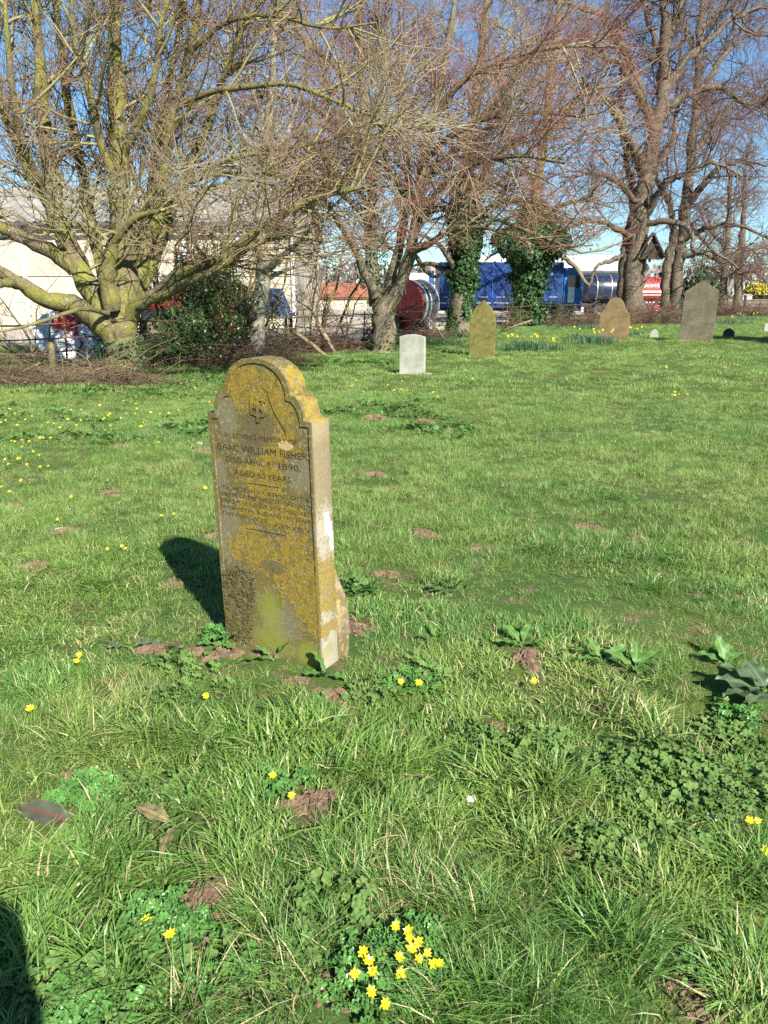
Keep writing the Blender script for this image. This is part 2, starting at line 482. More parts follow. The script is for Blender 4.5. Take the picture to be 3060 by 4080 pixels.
MAT['dock_grey'] = leaf_material('dock_leaf_grey', (.10, .16, .075), (.07, .12, .055), .4, .18, vein=(.16, .20, .10), sc=20)
MAT['dock_red'] = leaf_material('dock_leaf_red', (.085, .055, .045), (.10, .13, .075), .34, .18, vein=(.17, .06, .05), sc=9)
MAT['dock_brown'] = leaf_material('dock_leaf_brown', (.24, .20, .10), (.17, .14, .075), .42, .18, vein=(.34, .27, .10), sc=14)
MAT['celandine_leaf'] = leaf_material('celandine_leaf', (.12, .27, .06), (.085, .21, .045), .3, .2, sc=30)
MAT['petal'] = layered('yellow_petal', (.83, .62, .01), [((.86, .72, .04), 60, .5, .7)], .25, None, .6)
MAT['petal_core'] = layered('yellow_stamens', (.66, .45, .01), [], .6)
MAT['stem'] = layered('green_stem', (.10, .19, .05), [], .5)
MAT['daff_leaf'] = leaf_material('daffodil_leaf', (.060, .125, .062), (.045, .105, .045), .45, .2, sc=6)
MAT['daff'] = layered('daffodil_yellow', (.84, .64, .05), [], .45)
MAT['daff_cup'] = layered('daffodil_cup', (.85, .50, .01), [], .45)
MAT['iron'] = layered('rusty_iron', (.085, .05, .032), [((.17, .085, .045), 9, .45, .65)], .8, (60, .4, .005))
MAT['post'] = layered('weathered_post', (.22, .19, .085), [((.14, .12, .06), 7, .4, .6)], .9, (30, .5, .01))
MAT['rubber'] = layered('tyre_rubber', (.045, .043, .04), [((.11, .095, .075), 5, .5, .7)], .85)
MAT['yard'] = layered('pale_yard', (.42, .37, .29), [((.35, .30, .23), .35, .4, .6), ((.48, .43, .35), 2.5, .5, .7)], .95, (20, .3, .02), .1, space='World')
MAT['field'] = layered('stubble_field', (.27, .215, .15), [((.27, .22, .14), .05, .4, .6), ((.30, .28, .15), .4, .52, .7)], .95, None, .1, space='World')

# ================================================================== ground
def build_ground():
    nr, na = 190, 300
    r = .25 * (4500 / .25) ** (np.arange(nr) / (nr - 1))
    a = np.arange(na) * 2 * np.pi / na
    X = r[:, None] * np.sin(a)[None]; Y = r[:, None] * np.cos(a)[None]
    Z = T(X, Y)
    V = np.stack([X, Y, Z], -1).reshape(-1, 3)
    V = np.concatenate([V, [[0, 0, float(T(0, 0))]]])
    i = np.arange(nr * na).reshape(nr, na); j = np.roll(i, -1, 1)
    F = np.stack([i[:-1], i[1:], j[1:], j[:-1]], -1).reshape(-1, 4)
    me = np_mesh('ground', V, F)
    bm = bmesh.new(); bm.from_mesh(me); bm.verts.ensure_lookup_table()
    c = bm.verts[nr * na]
    for k in range(na): bm.faces.new((bm.verts[k], bm.verts[(k + 1) % na], c))
    bmesh.ops.recalc_face_normals(bm, faces=bm.faces); bm.to_mesh(me); bm.free()
    link_mesh('ground', me, MAT['lawn'], smooth=True, kind='structure', label='green grassy churchyard lawn', )

def sheet(name, poly, z, mat, label):
    me = bpy.data.meshes.new(name); me.from_pydata([(x, y, z) for x, y in poly], [], [tuple(range(len(poly)))]); me.update()
    return link_mesh(name, me, mat, kind='structure', label=label)

build_ground()
sheet('yard', [(-70, 24.6), (-6, 24.6), (-1.6, 26.5), (1.6, 34), (6.5, 44.5), (13, 53.5), (20, 62), (20, 140), (-70, 140)], .030, MAT['yard'], 'pale gravel farmyard beyond the hedge')
sheet('field', [(25, 75), (180, 60), (420, 330), (20, 330), (20, 140.5)], .034, MAT['field'], 'pale brown stubble field beyond the gate')

# ================================================================== near headstone
HS = dict(bx=-.4996, by=3.1516, yaw=-.5449, roll=-.0029, pit=.028, W=.5552, T=.1148, hs=1.0724, hn=1.1715, rn=.1761, H=1.3099)

def stone_outline(half, hs, q0, q1, hn, ra, H, zb, n=26, jit=0.0, seed=1):
    """upright with square shoulders, quarter-round ears and an arched head; (u, z) counter-clockwise from bottom right"""
    rr = random.Random(seed)
    pts = []
    m = 14
    for k in range(m): pts.append((half, zb + (hs - zb) * k / (m - 1)))
    for k in range(1, 9):
        a = math.pi / 2 * k / 8
        pts.append((q1 + (q0 - q1) * math.cos(a) if k else q0, hs + (hn - hs) * math.sin(a)))
    pts.insert(m, (q0, hs))
    for k in range(n + 1):
        a = math.pi * k / n
        c, s = math.cos(a), math.sin(a)
        pts.append((ra * math.copysign(abs(c) ** .92, c), hn + (H - hn) * abs(s) ** .92))
    right = [p for p in pts if True]
    # mirror the ears for the left side
    left = [(-x, z) for x, z in reversed(pts[:m + 9])]
    allp = right + left
    return [(x + rr.uniform(-jit, jit), z + rr.uniform(-jit, jit)) for x, z in allp]

def text_polys(s, size, cx, z, width=None, res=3, bold=.0, align='CENTER'):
    """outlines of a line of capitals as closed polygons in (u, z); cap height = size, stretched to width"""
    cu = bpy.data.curves.new('t', 'FONT'); cu.body = s; cu.align_x = 'LEFT'; cu.size = 1.0; cu.offset = bold
    ob = bpy.data.objects.new('t', cu); COL.objects.link(ob)
    c2 = ob.to_curve(bpy.context.evaluated_depsgraph_get())
    polys = []
    for sp in c2.splines:
        P = []
        if sp.type == 'BEZIER':
            b = sp.bezier_points; n = len(b)
            for i in range(n):
                p, q = b[i], b[(i + 1) % n]
                straight = (p.handle_right - p.co).cross(q.co - p.co).length < 1e-6 and (q.handle_left - q.co).cross(q.co - p.co).length < 1e-6
                seg = [p.co] if straight else interpolate_bezier(p.co, p.handle_right, q.handle_left, q.co, res + 1)[:-1]
                P += [(v[0], v[1]) for v in seg]
        else:
            P = [(v.co[0], v.co[1]) for v in sp.points]
        if len(P) > 2: polys.append(P)
    ob.to_curve_clear()
    bpy.data.objects.remove(ob); bpy.data.curves.remove(cu)
    xs = [x for p in polys for x, _ in p]
    x0, x1 = min(xs), max(xs)
    ky = size / .72
    kx = ky if width is None else width / (x1 - x0)
    off = cx - (x1 + x0) / 2 * kx if align == 'CENTER' else cx - x0 * kx
    return [[(x * kx + off, y * ky + z - size / 2) for x, y in p] for p in polys]

def curve_plate(name, polys, thick, mat, parent, w0, bevel=0):
    """flat plate in the stone's plane from polygon loops (inner loops become holes); front at depth w0"""
    cu = bpy.data.curves.new(name, 'CURVE'); cu.dimensions = '2D'; cu.fill_mode = 'BOTH'; cu.extrude = thick / 2
    if bevel: cu.bevel_depth = bevel; cu.bevel_resolution = 1; cu.offset = -bevel; cu.extrude = thick / 2 - bevel
    for p in polys:
        sp = cu.splines.new('POLY'); sp.points.add(len(p) - 1); sp.use_cyclic_u = True
        for i, (x, y) in enumerate(p): sp.points[i].co = (x, y, 0, 1)
    ob = bpy.data.objects.new(name, cu); COL.objects.link(ob)
    dg = bpy.context.evaluated_depsgraph_get()
    me = bpy.data.meshes.new_from_object(ob.evaluated_get(dg))
    bpy.data.objects.remove(ob); bpy.data.curves.remove(cu)
    me.materials.clear()
    # curve x,y -> stone u,z ; curve +z faces the viewer (-w)
    M = Matrix(((1, 0, 0, 0), (0, 0, -1, w0 + thick / 2), (0, 1, 0, 0), (0, 0, 0, 1)))
    me.transform(M); me.name = name
    return link_mesh(name, me, mat, parent)

def cdt_plate(name, loops, thick, mat, parent, w0):
    """flat face with true cut-outs (inner loops), each cut edge walled back by thick"""
    from mathutils.geometry import delaunay_2d_cdt
    rj = random.Random(5)
    vs, es = [], []
    for lp in loops:
        b0 = len(vs); n = len(lp)
        vs += [Vector((x + rj.uniform(-6e-5, 6e-5), z + rj.uniform(-6e-5, 6e-5))) for x, z in lp]
        es += [(b0 + i, b0 + (i + 1) % n) for i in range(n)]
    ov, oe, of, oov, ooe, oof = delaunay_2d_cdt(vs, es, [], 1, 1e-6)
    V = [(v.x, w0, v.y) for v in ov]
    OV = np.array([(v.x, v.y) for v in ov]); TR = np.array([tuple(f) for f in of])
    ctr = OV[TR].mean(1)
    A_ = np.array([tuple(vs[i]) for i, _ in es]); B_ = np.array([tuple(vs[j]) for _, j in es])
    odd = np.zeros(len(ctr), int)                       # even-odd rule: a point inside an odd number of loops is solid
    for k in range(0, len(ctr), 400):
        px_, pz_ = ctr[k:k + 400, 0:1], ctr[k:k + 400, 1:2]
        cr = ((A_[None, :, 1] > pz_) != (B_[None, :, 1] > pz_))
        xi = A_[None, :, 0] + (pz_ - A_[None, :, 1]) * (B_[None, :, 0] - A_[None, :, 0]) / (B_[None, :, 1] - A_[None, :, 1] + 1e-15)
        odd[k:k + 400] = (cr & (xi > px_)).sum(1)
    F = [tuple(int(i) for i in t_) for t_ in TR[odd % 2 == 1]]
    for lp in loops:
        b0 = len(V); n = len(lp)
        V += [(x, w0, z) for x, z in lp] + [(x, w0 + thick, z) for x, z in lp]
        F += [(b0 + i, b0 + (i + 1) % n, b0 + n + (i + 1) % n, b0 + n + i) for i in range(n)]
    me = bpy.data.meshes.new(name); me.from_pydata(V, [], F); me.update()
    return link_mesh(name, me, mat, parent)

def near_headstone():
    h = HS
    root = empty('headstone', label='tall weathered headstone with arched top, mustard lichen and carved inscription', cat='gravestone')
    root.rotation_mode = 'XYZ'
    m = Matrix.Rotation(h['yaw'], 3, 'Z') @ Matrix.Rotation(h['roll'], 3, 'Y') @ Matrix.Rotation(h['pit'], 3, 'X')
    root.rotation_euler = m.to_euler()
    root.location = (h['bx'], h['by'], 0)
    hw = h['W'] / 2
    outer = stone_outline(hw, h['hs'], .238, .178, h['hn'], .172, h['H'], -.25, jit=.0012)
    inner = stone_outline(hw - .0225, h['hs'] - .024, .215, .156, h['hn'] - .024, .150, h['H'] - .021, -.1, jit=.0006, seed=3)
    curve_plate('slab', [outer], h['T'] - .0098, MAT['stone'], root, .0098, bevel=.003)
    curve_plate('rim', [outer, inner], .0098, MAT['stone'], root, 0, bevel=.002)
    L = [('IN LOVING MEMORY OF', .021, 0, .982, .385), ('ISAAC WILLIAM FISHER,', .0295, .003, .928, .492), ('AGED 60 YEARS.', .0255, .002, .822, .315)]
    V = [('YEA, THOUGH I WALK THROUGH THE', .747), ('VALLEY OF THE SHADOW OF DEATH', .7165), ('I WILL FEAR NO EVIL FOR THOU ART', .686), ('WITH ME THY ROD AND THY STAFF', .6555)]
    polys = []
    for s, sz, cx, z, wd in L: polys += text_polys(s, sz, cx, z, wd, bold=.028)
    polys += text_polys('DIED APRIL 9', .0262, -.196, .8755, .243, bold=.028, align='LEFT')
    polys += text_polys('TH', .0135, .053, .883, .032, bold=.028, align='LEFT')
    polys += text_polys('1890,', .0262, .093, .8755, .112, bold=.028, align='LEFT')
    for s, z in V: polys += text_polys(s, .0185, 0, z, .484, bold=.028)
    polys += text_polys('THEY COMFORT ME.', .0185, -.243, .626, .262, bold=.028, align='LEFT')
    polys += text_polys('PSALM XXIII. 4.', .0185, .055, .6135, .186, bold=.028, align='LEFT')
    for u0, u1, z in ((-.100, .094, .781), (-.112, .105, .5745)):
        polys.append([(u0, z - .0012), (0, z - .0026), (u1, z - .0012), (u1, z + .0012), (0, z + .0026), (u0, z + .0012)])
    # crack running down from the emblem to the broken patch
    ck = [(.035, 1.185), (.052, 1.175), (.060, 1.150), (.072, 1.118), (.085, 1.088), (.102, 1.062), (.122, 1.040), (.132, 1.024), (.138, 1.002)]
    polys.append([(x - .002, z - .0015) for x, z in ck] + [(x + .002, z + .0025) for x, z in reversed(ck)])
    fr = [(x * .9993, z) for x, z in inner]
    cdt_plate('face_panel', [fr] + polys, .00005, MAT['stone'], root, .0055)
    ins = cdt_plate('inscription', polys, -.0017, MAT['letter_shade'], root, .0073)
    ins['kind'] = 'stuff'
    for q in root.children:                      # the sunk panel runs out flush with the rim towards its foot
        if q.name.startswith(('face_panel', 'inscription')):
            for v in q.data.vertices: v.co.y -= .0053 * min(1, max(0, (.62 - v.co.z) / .40))
    ins['label'] = 'carved lettering with shade and old grime painted dark in its cuts'
    # worn monogram in relief
    emb = text_polys('I', .085, .006, 1.112, .012, bold=.02) + text_polys('H', .05, -.004, 1.105, .072, bold=.0)
    curve_plate('emblem', text_polys('H', .066, .0, 1.112, .074, bold=.0), .0045, MAT['stone'], root, .0005)
    s_ = text_polys('S', .078, .014, 1.112, .070, bold=-.005)
    curve_plate('emblem', s_, .0045, MAT['stone'], root, -.0005)
    curve_plate('emblem', text_polys('I', .112, .002, 1.106, .013, bold=.0), .0045, MAT['stone'], root, -.0015)
    # moss cushion, low on the left of the face
    rr = random.Random(4)
    bm = bmesh.new()
    for k in range(2600):
        q = rr.random()
        if q < .55: u, z = rr.gauss(-.172, .040), rr.gauss(.278, .040)
        else: u, z = rr.gauss(-.20, .040), rr.gauss(.11, .065)
        if u < -hw + .006 or u > -.075 or z < .0 or vnoise(u * 45, z * 45, 3) < .38: continue
        s = rr.uniform(.0028, .0062)
        mt = Matrix.Translation((u, -.0015, z)) @ Euler((rr.uniform(0, 6), rr.uniform(0, 6), rr.uniform(0, 6))).to_matrix().to_4x4() @ Matrix.Diagonal((s, s * .8, s * 1.3, 1))
        bmesh.ops.create_cone(bm, segments=4, radius1=.9, radius2=.25, depth=1.8, cap_ends=True, matrix=mt)
    me = bpy.data.meshes.new('moss'); bm.to_mesh(me); bm.free()
    link_mesh('moss', me, MAT['moss'], root, kind='stuff', label='dark brown moss cushions')
    return root

near_headstone()

def slab_stone(name, poly, thick, mat, loc, yaw, lean=0.0, tilt=0.0, plinth=None, bev=.012, **k):
    """poly (u,z) with z=0 at the ground"""
    if plinth:
        root = empty(name, loc, yaw, **k)
        o = MB().prism(poly, 0, thick).build('slab', mat, root, bevel=bev)
        MB().box((plinth[0], thick / 2, plinth[3] / 2 - .06), (plinth[1], plinth[2], plinth[3] + .12)).build('plinth', mat, root, bevel=.01)
        return root
    o = MB().prism(poly, 0, thick).build(name, mat, None, bevel=bev, **k)
    o.location = loc; o.rotation_euler = (tilt, lean, yaw)
    return o

def pxw(a, b, yaw, Y):        # true width of a face seen between two pixel columns
    return abs(b - a) / FPX * Y / math.cos(yaw)

def arc(cx, cz, rx, rz, a0, a1, n):
    return [(cx + rx * math.cos(R(a0 + (a1 - a0) * i / n)), cz + rz * math.sin(R(a0 + (a1 - a0) * i / n))) for i in range(n + 1)]

# small pale stone with gently curved top on a plinth
g = ground(1640, 1492)
hw = .27
slab_stone('headstone', [(hw, -.2), (hw, .76)] + [(hw - .04, .775), (hw * .5, .80), (0, .815), (-hw * .5, .80), (-hw + .04, .775)] + [(-hw, .76), (-hw, -.2)], .085, MAT['stone_grey'], (g.x, g.y, g.z - .02), R(-22), plinth=(.05, .66, .30, .05),
    label='small pale grey headstone with slightly curved top on a low plinth', cat='gravestone')
# lancet stone
g = ground(1918, 1424)
hw = .335
lanc = [(hw, -.2), (hw, .86)]
for k in range(1, 14):
    t = k / 13; lanc.append((hw * (1 - t ** 2.1), .86 + .64 * t ** .93 * (1 - .06 * t)))
lanc = lanc + [(-x, z) for x, z in reversed(lanc[:-1])]
slab_stone('headstone', lanc, .11, MAT['stone_olive'], (g.x, g.y, g.z - .02), R(-18), lean=R(.3), tilt=R(2), label='olive green headstone with pointed arch top and white lichen spots', cat='gravestone')
# buff stone with domed head and concave shoulders, seen from the back
g = ground(2442, 1358)
hw = .50
so = [(hw, -.2), (hw, .92)] + arc(hw + .02, 1.06, .14, .13, -97, -178, 7)[0:] + arc(0, 1.02, .325, .44, 8, 90, 14)
so = so + [(-x, z) for x, z in reversed(so[:-1])]
slab_stone('headstone', so, .11, MAT['stone_buff'], (g.x, g.y, g.z - .02), R(-24), lean=R(-.5), label='buff brown headstone with domed head and hollow shoulders behind the daffodils', cat='gravestone')
# tiny round one
g = ground(2606, 1347)
slab_stone('footstone', [(.145, -.15), (.145, .15)] + arc(0, .15, .145, .17, 0, 180, 14) + [(-.145, -.15)], .09, MAT['stone_grey'], (g.x, g.y, g.z), R(-20), lean=R(-3), label='tiny round-topped footstone between two taller headstones', cat='gravestone')
# tall peaked one
g = ground(2770, 1360)
hw = .535
slab_stone('headstone', [(hw, -.2), (hw * 1.03, 1.66), (.03, 2.0), (-hw * .93, 1.64), (-hw * 1.02, -.2)], .14, MAT['stone_dark'], (g.x, g.y, g.z - .02), R(-22), lean=R(.8), tilt=R(1), label='tall dark grey headstone with shallow peaked top', cat='gravestone')
# small dark stone in the shade
g = ground(2902, 1347)
slab_stone('footstone', [(.20, -.15), (.20, .22), (.13, .31), (0, .37), (-.13, .33), (-.20, .22), (-.21, -.15)], .12, MAT['stone_black'], (g.x, g.y, g.z), R(-22), label='small blackened footstone with clipped corners standing in shade', cat='gravestone')
g = ground(3062, 1322)
slab_stone('headstone', [(.33, -.15), (.33, .33), (-.33, .36), (-.33, -.15)], .12, MAT['stone_grey'], (g.x + .15, g.y, g.z), R(-18), label='low flat-topped grey stone near the field gate', cat='gravestone')
# broken stone propped behind the near headstone
mS = Matrix.Rotation(HS['yaw'], 3, 'Z')
pl = mS @ Vector((HS['W'] / 2 - .19, HS['T'] + .015, 0)) + Vector((HS['bx'], HS['by'], 0))
st = MB().prism([(.17, -.2), (.20, .05), (.19, .20), (.16, .33), (.11, .385), (.06, .42), (-.10, .44), (-.18, .36), (-.2, -.2)], 0, .075)
o = slab_stone('footstone', [(.17, -.2), (.195, .05), (.20, .20), (.185, .27), (.155, .33), (.125, .40), (.06, .43), (-.10, .44), (-.18, .36), (-.2, -.2)], .085, MAT['stump'], pl, HS['yaw'] - R(4), tilt=R(2), bev=.016, label='rough broken stone with yellow lichen standing close behind the inscribed headstone', cat='gravestone')

# ================================================================== buildings
MAT['panel'] = layered('cream_panel', (.46, .41, .32), [((.38, .34, .26), .8, .4, .62), ((.52, .47, .39), 6, .55, .7)], .9, (15, .2, .01), .15)
MAT['roof_sheet'] = layered('grey_roof_sheet', (.30, .285, .255), [((.22, .21, .18), .7, .4, .6)], .85)
MAT['steel_dark'] = layered('dark_steel', (.06, .06, .062), [((.10, .09, .08), 6, .5, .65)], .6, None, .4)
MAT['barn_shade'] = layered('barn_shade_paint', (.05, .047, .043), [], .9)  # near-black colour stands in for the shade inside the barn
MAT['cladding'] = layered('pale_cladding', (.56, .56, .55), [((.48, .48, .47), 1.5, .45, .6)], .6)
MAT['brick_far'] = layered('red_brick', (.38, .17, .10), [((.30, .12, .07), 3, .45, .6)], .9)
MAT['tile_far'] = layered('orange_tiles', (.27, .11, .06), [((.20, .08, .05), 2, .45, .6)], .85)
MAT['render_far'] = layered('pink_render', (.55, .40, .30), [((.48, .34, .25), 2, .45, .6)], .9)
MAT['white_sheet'] = layered('white_roof', (.60, .60, .59), [((.50, .50, .50), 1, .45, .6)], .5)
MAT['glass'] = layered('dark_glass', (.03, .035, .04), [], .08, None, .6)

def barn():
    root = empty('barn', (-17, 38, 0), label='long cream farm barn with grey sheet roof behind the hedge', cat='barn')
    L, D, E, RZ = 25.4, 16, 4.9, 7.3
    x0 = -L / 2
    MB().box((0, .30, E / 2), (L - .1, .2, E)).build('wall', MAT['barn_shade'], root)  # backing sheet painted dark as the shade behind the open cladding bay
    for sx in (-1, 1):
        MB().add([(sx * (L / 2 - .06), .2, 0), (sx * (L / 2 - .06), D, 0), (sx * (L / 2 - .06), D, E), (sx * (L / 2 - .06), D / 2, RZ), (sx * (L / 2 - .06), .2, E)], [(0, 1, 2, 3, 4)]).build('gable', MAT['panel'], root)
    n = 10; pw = L / n
    pm = MB().box((0, 0, 0), (pw - .05, .12, 2.38)).mesh('panel')
    pu = MB()
    ns = 12
    for k in range(ns):
        xx = -pw / 2 + .03 + (pw - .06) * (k + .5) / ns
        pu.box((xx, -.012 if k % 2 else .01, 0), ((pw - .06) / ns - .004, .06, 2.40))
    pu = pu.mesh('cladding_sheet')
    for k in range(n):
        xx = x0 + pw * (k + .5)
        link_mesh('panel', pm, MAT['panel'], root, (xx, .12, 1.2))
        if k in (2,):
            continue
        link_mesh('cladding_sheet', pu, MAT['panel'], root, (xx, .14, 3.63))
    for k in range(n + 1):
        MB().box((x0 + pw * k, .02, E / 2), (.16, .14, E)).build('column', MAT['steel_dark'] if k < 4 else MAT['cladding'], root)
    rf = MB()
    for s in (0, 1):
        ya, yb = (-.5, D / 2) if s == 0 else (D + .5, D / 2)
        za = E - .12
        nr = 64
        for k in range(nr):
            xa = -L / 2 - .3 + (L + .6) * k / nr; xb = -L / 2 - .3 + (L + .6) * (k + 1) / nr; xm = (xa + xb) / 2
            rf.add([(xa, ya, za), (xm, ya, za + .06), (xb, ya, za), (xa, yb, RZ), (xm, yb, RZ + .06), (xb, yb, RZ)], [(0, 1, 4, 3), (1, 2, 5, 4)])
    rf.build('roof', MAT['roof_sheet'], root)
    MB().box((0, -.58, E - .2), (L + .6, .14, .14)).build('gutter', MAT['steel_dark'], root)
    # open lean-to bay at the far left
    return root
barn()

def far_house(name, loc, yaw, w, d, e, rz, wall, roof, label, wins=True, cat='house'):
    root = empty(name, loc, yaw, label=label, cat=cat)
    MB().box((0, d / 2, e / 2), (w, d, e)).build('wall', wall, root)
    for sx in (-1, 1):
        MB().add([(sx * w / 2 * .999, .02, e), (sx * w / 2 * .999, d - .02, e), (sx * w / 2 * .999, d / 2, rz - .05)], [(0, 1, 2)]).build('gable', wall, root)
    rf = MB()
    for ya in (-.3, d + .3):
        s = 1 if ya < 0 else -1
        rf.add([(-w / 2 - .25, ya, e - .15), (w / 2 + .25, ya, e - .15), (w / 2 + .25, d / 2, rz), (-w / 2 - .25, d / 2, rz)], [(0, 1, 2, 3)])
        rf.add([(-w / 2 - .25, ya, e - .27), (w / 2 + .25, ya, e - .27), (w / 2 + .25, d / 2, rz - .12), (-w / 2 - .25, d / 2, rz - .12)], [(0, 1, 2, 3)])
    ro = rf.build('roof', roof, root)
    if wins:
        MB().box((w * .3, d / 2, rz + .35), (.7, .6, 1.1)).build('chimney', wall, ro)
        for k in range(3):
            wn_ = MB().box((-w * .33 + w * .33 * k, -.03, e * .62), (1.0, .1, 1.2)).build('window', MAT['white_sheet'], root)
            MB().box((-w * .33 + w * .33 * k, -.09, e * .62), (.8, .04, 1.0)).build('pane', MAT['glass'], wn_)
    return root

p = at(1335, 1178, 88); far_house('outbuilding', (p.x, 88, 0), R(8), 7, 4, 1.5, 2.9, MAT['panel'], MAT['tile_far'], 'low cream outbuilding with orange tiled roof across the farmyard', False, 'outbuilding')
p = at(1655, 1178, 80); far_house('cottage', (p.x, 80, 0), R(-30), 4, 4, 2.2, 3.6, MAT['render_far'], MAT['tile_far'], 'pink rendered cottage with tiled roof behind the hose reel')
p = at(1760, 1178, 74); far_house('shed', (p.x, 74, 0), 0, 5.5, 5, 3.0, 3.6, MAT['cladding'], MAT['white_sheet'], 'grey corrugated shed with white roof beside the blue lorry', False, 'shed')
p = at(2170, 1178, 78); far_house('shed', (p.x, 78, 0), R(3), 16, 10, 4.0, 5.5, MAT['cladding'], MAT['white_sheet'], 'large shed with white roof rising behind the blue lorry', False, 'shed')
for i, px in enumerate((2951, 2984)):
    p = at(px, 1185, 322)
    far_house('cottage', (p.x, 322, 0), R(10), 3.0, 3, 1.6, 2.1, MAT['white_sheet'], MAT['roof_sheet'], ('tiny white cottage at the far edge of the field, farther from the hedge block', 'tiny white cottage at the far edge of the field beside the clipped hedge')[i], False)

# ================================================================== trees
def resample(pts, k):
    """smooth curve through the given points"""
    P = np.array([tuple(q) for q in pts], float)
    n = len(P)
    E = np.vstack([2 * P[0] - P[1], P, 2 * P[-1] - P[-2]])
    out = []
    for s in np.linspace(0, n - 1 - 1e-6, k):
        i = int(s); f = s - i
        a, b, c, d = E[i], E[i + 1], E[i + 2], E[i + 3]
        out.append(.5 * (2 * b + (c - a) * f + (2 * a - 5 * b + 4 * c - d) * f * f + (3 * b - a - 3 * c + d) * f ** 3))
    return np.array(out)

def grow(P, Rd, per_m, t0, t1, lens, ang, k, r0, r1, wig, up, spread=1.0, cap=None):
    n, k0, _ = P.shape
    L = np.linalg.norm(np.diff(P, axis=1), axis=2).sum(1)
    cnt = rng.poisson(L * per_m)
    idx = np.repeat(np.arange(n), cnt)
    if cap and len(idx) > cap: idx = rng.choice(idx, cap, replace=False)
    m = len(idx)
    t = rng.uniform(t0, t1, m)
    s = t * (k0 - 1); i = np.minimum(s.astype(int), k0 - 2); f = (s - i)[:, None]
    pos = P[idx, i] * (1 - f) + P[idx, i + 1] * f
    tan = P[idx, i + 1] - P[idx, i]; tan /= np.linalg.norm(tan, axis=1, keepdims=True) + 1e-9
    pr = Rd[idx, i]
    q = rng.normal(size=(m, 3)); q[:, 2] *= spread
    q -= tan * (q * tan).sum(1, keepdims=True); q /= np.linalg.norm(q, axis=1, keepdims=True) + 1e-9
    a = np.radians(rng.uniform(*ang, m))[:, None]
    d = tan * np.cos(a) + q * np.sin(a)
    ln = rng.uniform(*lens, m) * (1.1 - .55 * t)
    C = np.zeros((m, k, 3)); C[:, 0] = pos
    for j in range(1, k):
        d = d + rng.normal(size=(m, 3)) * wig
        d[:, 2] += up
        d /= np.linalg.norm(d, axis=1, keepdims=True) + 1e-9
        C[:, j] = C[:, j - 1] + d * (ln / (k - 1))[:, None]
    rs = np.minimum(r0 * rng.uniform(.7, 1.2, m), pr * .75)
    tt = np.linspace(0, 1, k)[None]
    RR = rs[:, None] * (1 - tt) + np.minimum(r1, rs)[:, None] * tt
    return C, RR

TREES = []
def make_tree(name, label, Y, trunk, limbs, bark, A, B, C, D=None, zmin=1.5, crown_mat=None, seed=0, cat='tree', group=None, jit=.05, trunk_sides=14):
    """trunk, limbs: lists of ([(px, py, dY)...], width_px0, width_px1); A,B,C,(D): grow() settings"""
    global rng
    rng = np.random.default_rng(seed)
    def w3(poly):
        return [at(x, y, Y + dy) for x, y, dy in poly]
    base = w3(trunk[0][0][:1])[0]; base.z = -.05
    root = empty(name, (base.x, base.y, 0), label=label, cat=cat, group=group)
    o = np.array([base.x, base.y, 0])
    def limb(poly, w0, w1, k, nm, sides, flare=False):
        w1 = w1 if flare else w1 * .6
        pts = w3(poly)
        if flare: pts[0].z = -.12
        P = resample(pts, k) - o
        r = np.linspace(0, 1, k)
        Rd = (w0 * (1 - r) + w1 * r) / 2 * Y / FPX
        if flare: Rd = Rd * (1 + .28 * np.exp(-np.linspace(0, 11, k)))
        Rd = Rd * (1 + rng.uniform(-.09, .09, k))
        P[1:] += rng.normal(size=P[1:].shape) * jit * np.minimum(Rd[1:, None] * 2, .3) 
        me = tubes_mesh(nm, [(P[None], Rd[None], sides)])
        # irregular, fluted surface
        V = np.empty(len(me.vertices) * 3, np.float32); me.vertices.foreach_get('co', V); V = V.reshape(-1, 3)
        ctr = np.repeat(P, sides, 0); off = V - ctr
        f = 1 + .13 * np.sin(V[:, 2] * 5 + off[:, 0] * 14) * np.cos(off[:, 1] * 17 + V[:, 2] * 2) + .05 * rng.normal(size=len(V))
        V = ctr + off * f[:, None]
        me.vertices.foreach_set('co', V.astype(np.float32).ravel()); me.update()
        link_mesh(nm, me, bark, root, smooth=True)
        return P, Rd
    PL, RL = [], []
    for i, (poly, a, b) in enumerate(trunk): limb(poly, a, b, 14, 'trunk', trunk_sides, True)
    for poly, a, b in limbs:
        P, Rd = limb(poly, a, b, 22, 'limb', 9)
        PL.append(P); RL.append(Rd)
    PL = np.array(PL); RL = np.array(RL)
    g = []
    def hi(q):
        k_ = q[0][:, :, 2].min(1) > zmin
        return q[0][k_], q[1][k_]
    a1 = hi(grow(PL, RL, **A)); g.append((*a1, 4))
    b1 = hi(grow(*a1, **B)); g.append((*b1, 3))
    b2 = hi(grow(PL, RL, **{**B, 'per_m': B['per_m'] * .5})); g.append((*b2, 3))
    bb = (np.concatenate([b1[0], b2[0]]), np.concatenate([b1[1], b2[1]]))
    c1 = hi(grow(*bb, **C)); g.append((*c1, 3))
    if D: d1 = grow(*c1, **D); g.append((*d1, 3))
    me = tubes_mesh('crown', g)
    link_mesh('crown', me, crown_mat or {'bark_a': MAT['twig_a'], 'bark_lime': MAT['twig_lime']}.get([k_ for k_, v_ in MAT.items() if v_ == bark][0], MAT['twig_b']), root, smooth=False, label='tangle of bare twigs')
    TREES.append((name, sum(len(q[0]) for q in g), len(me.polygons)))
    return root

def limbset(*ls): return list(ls)

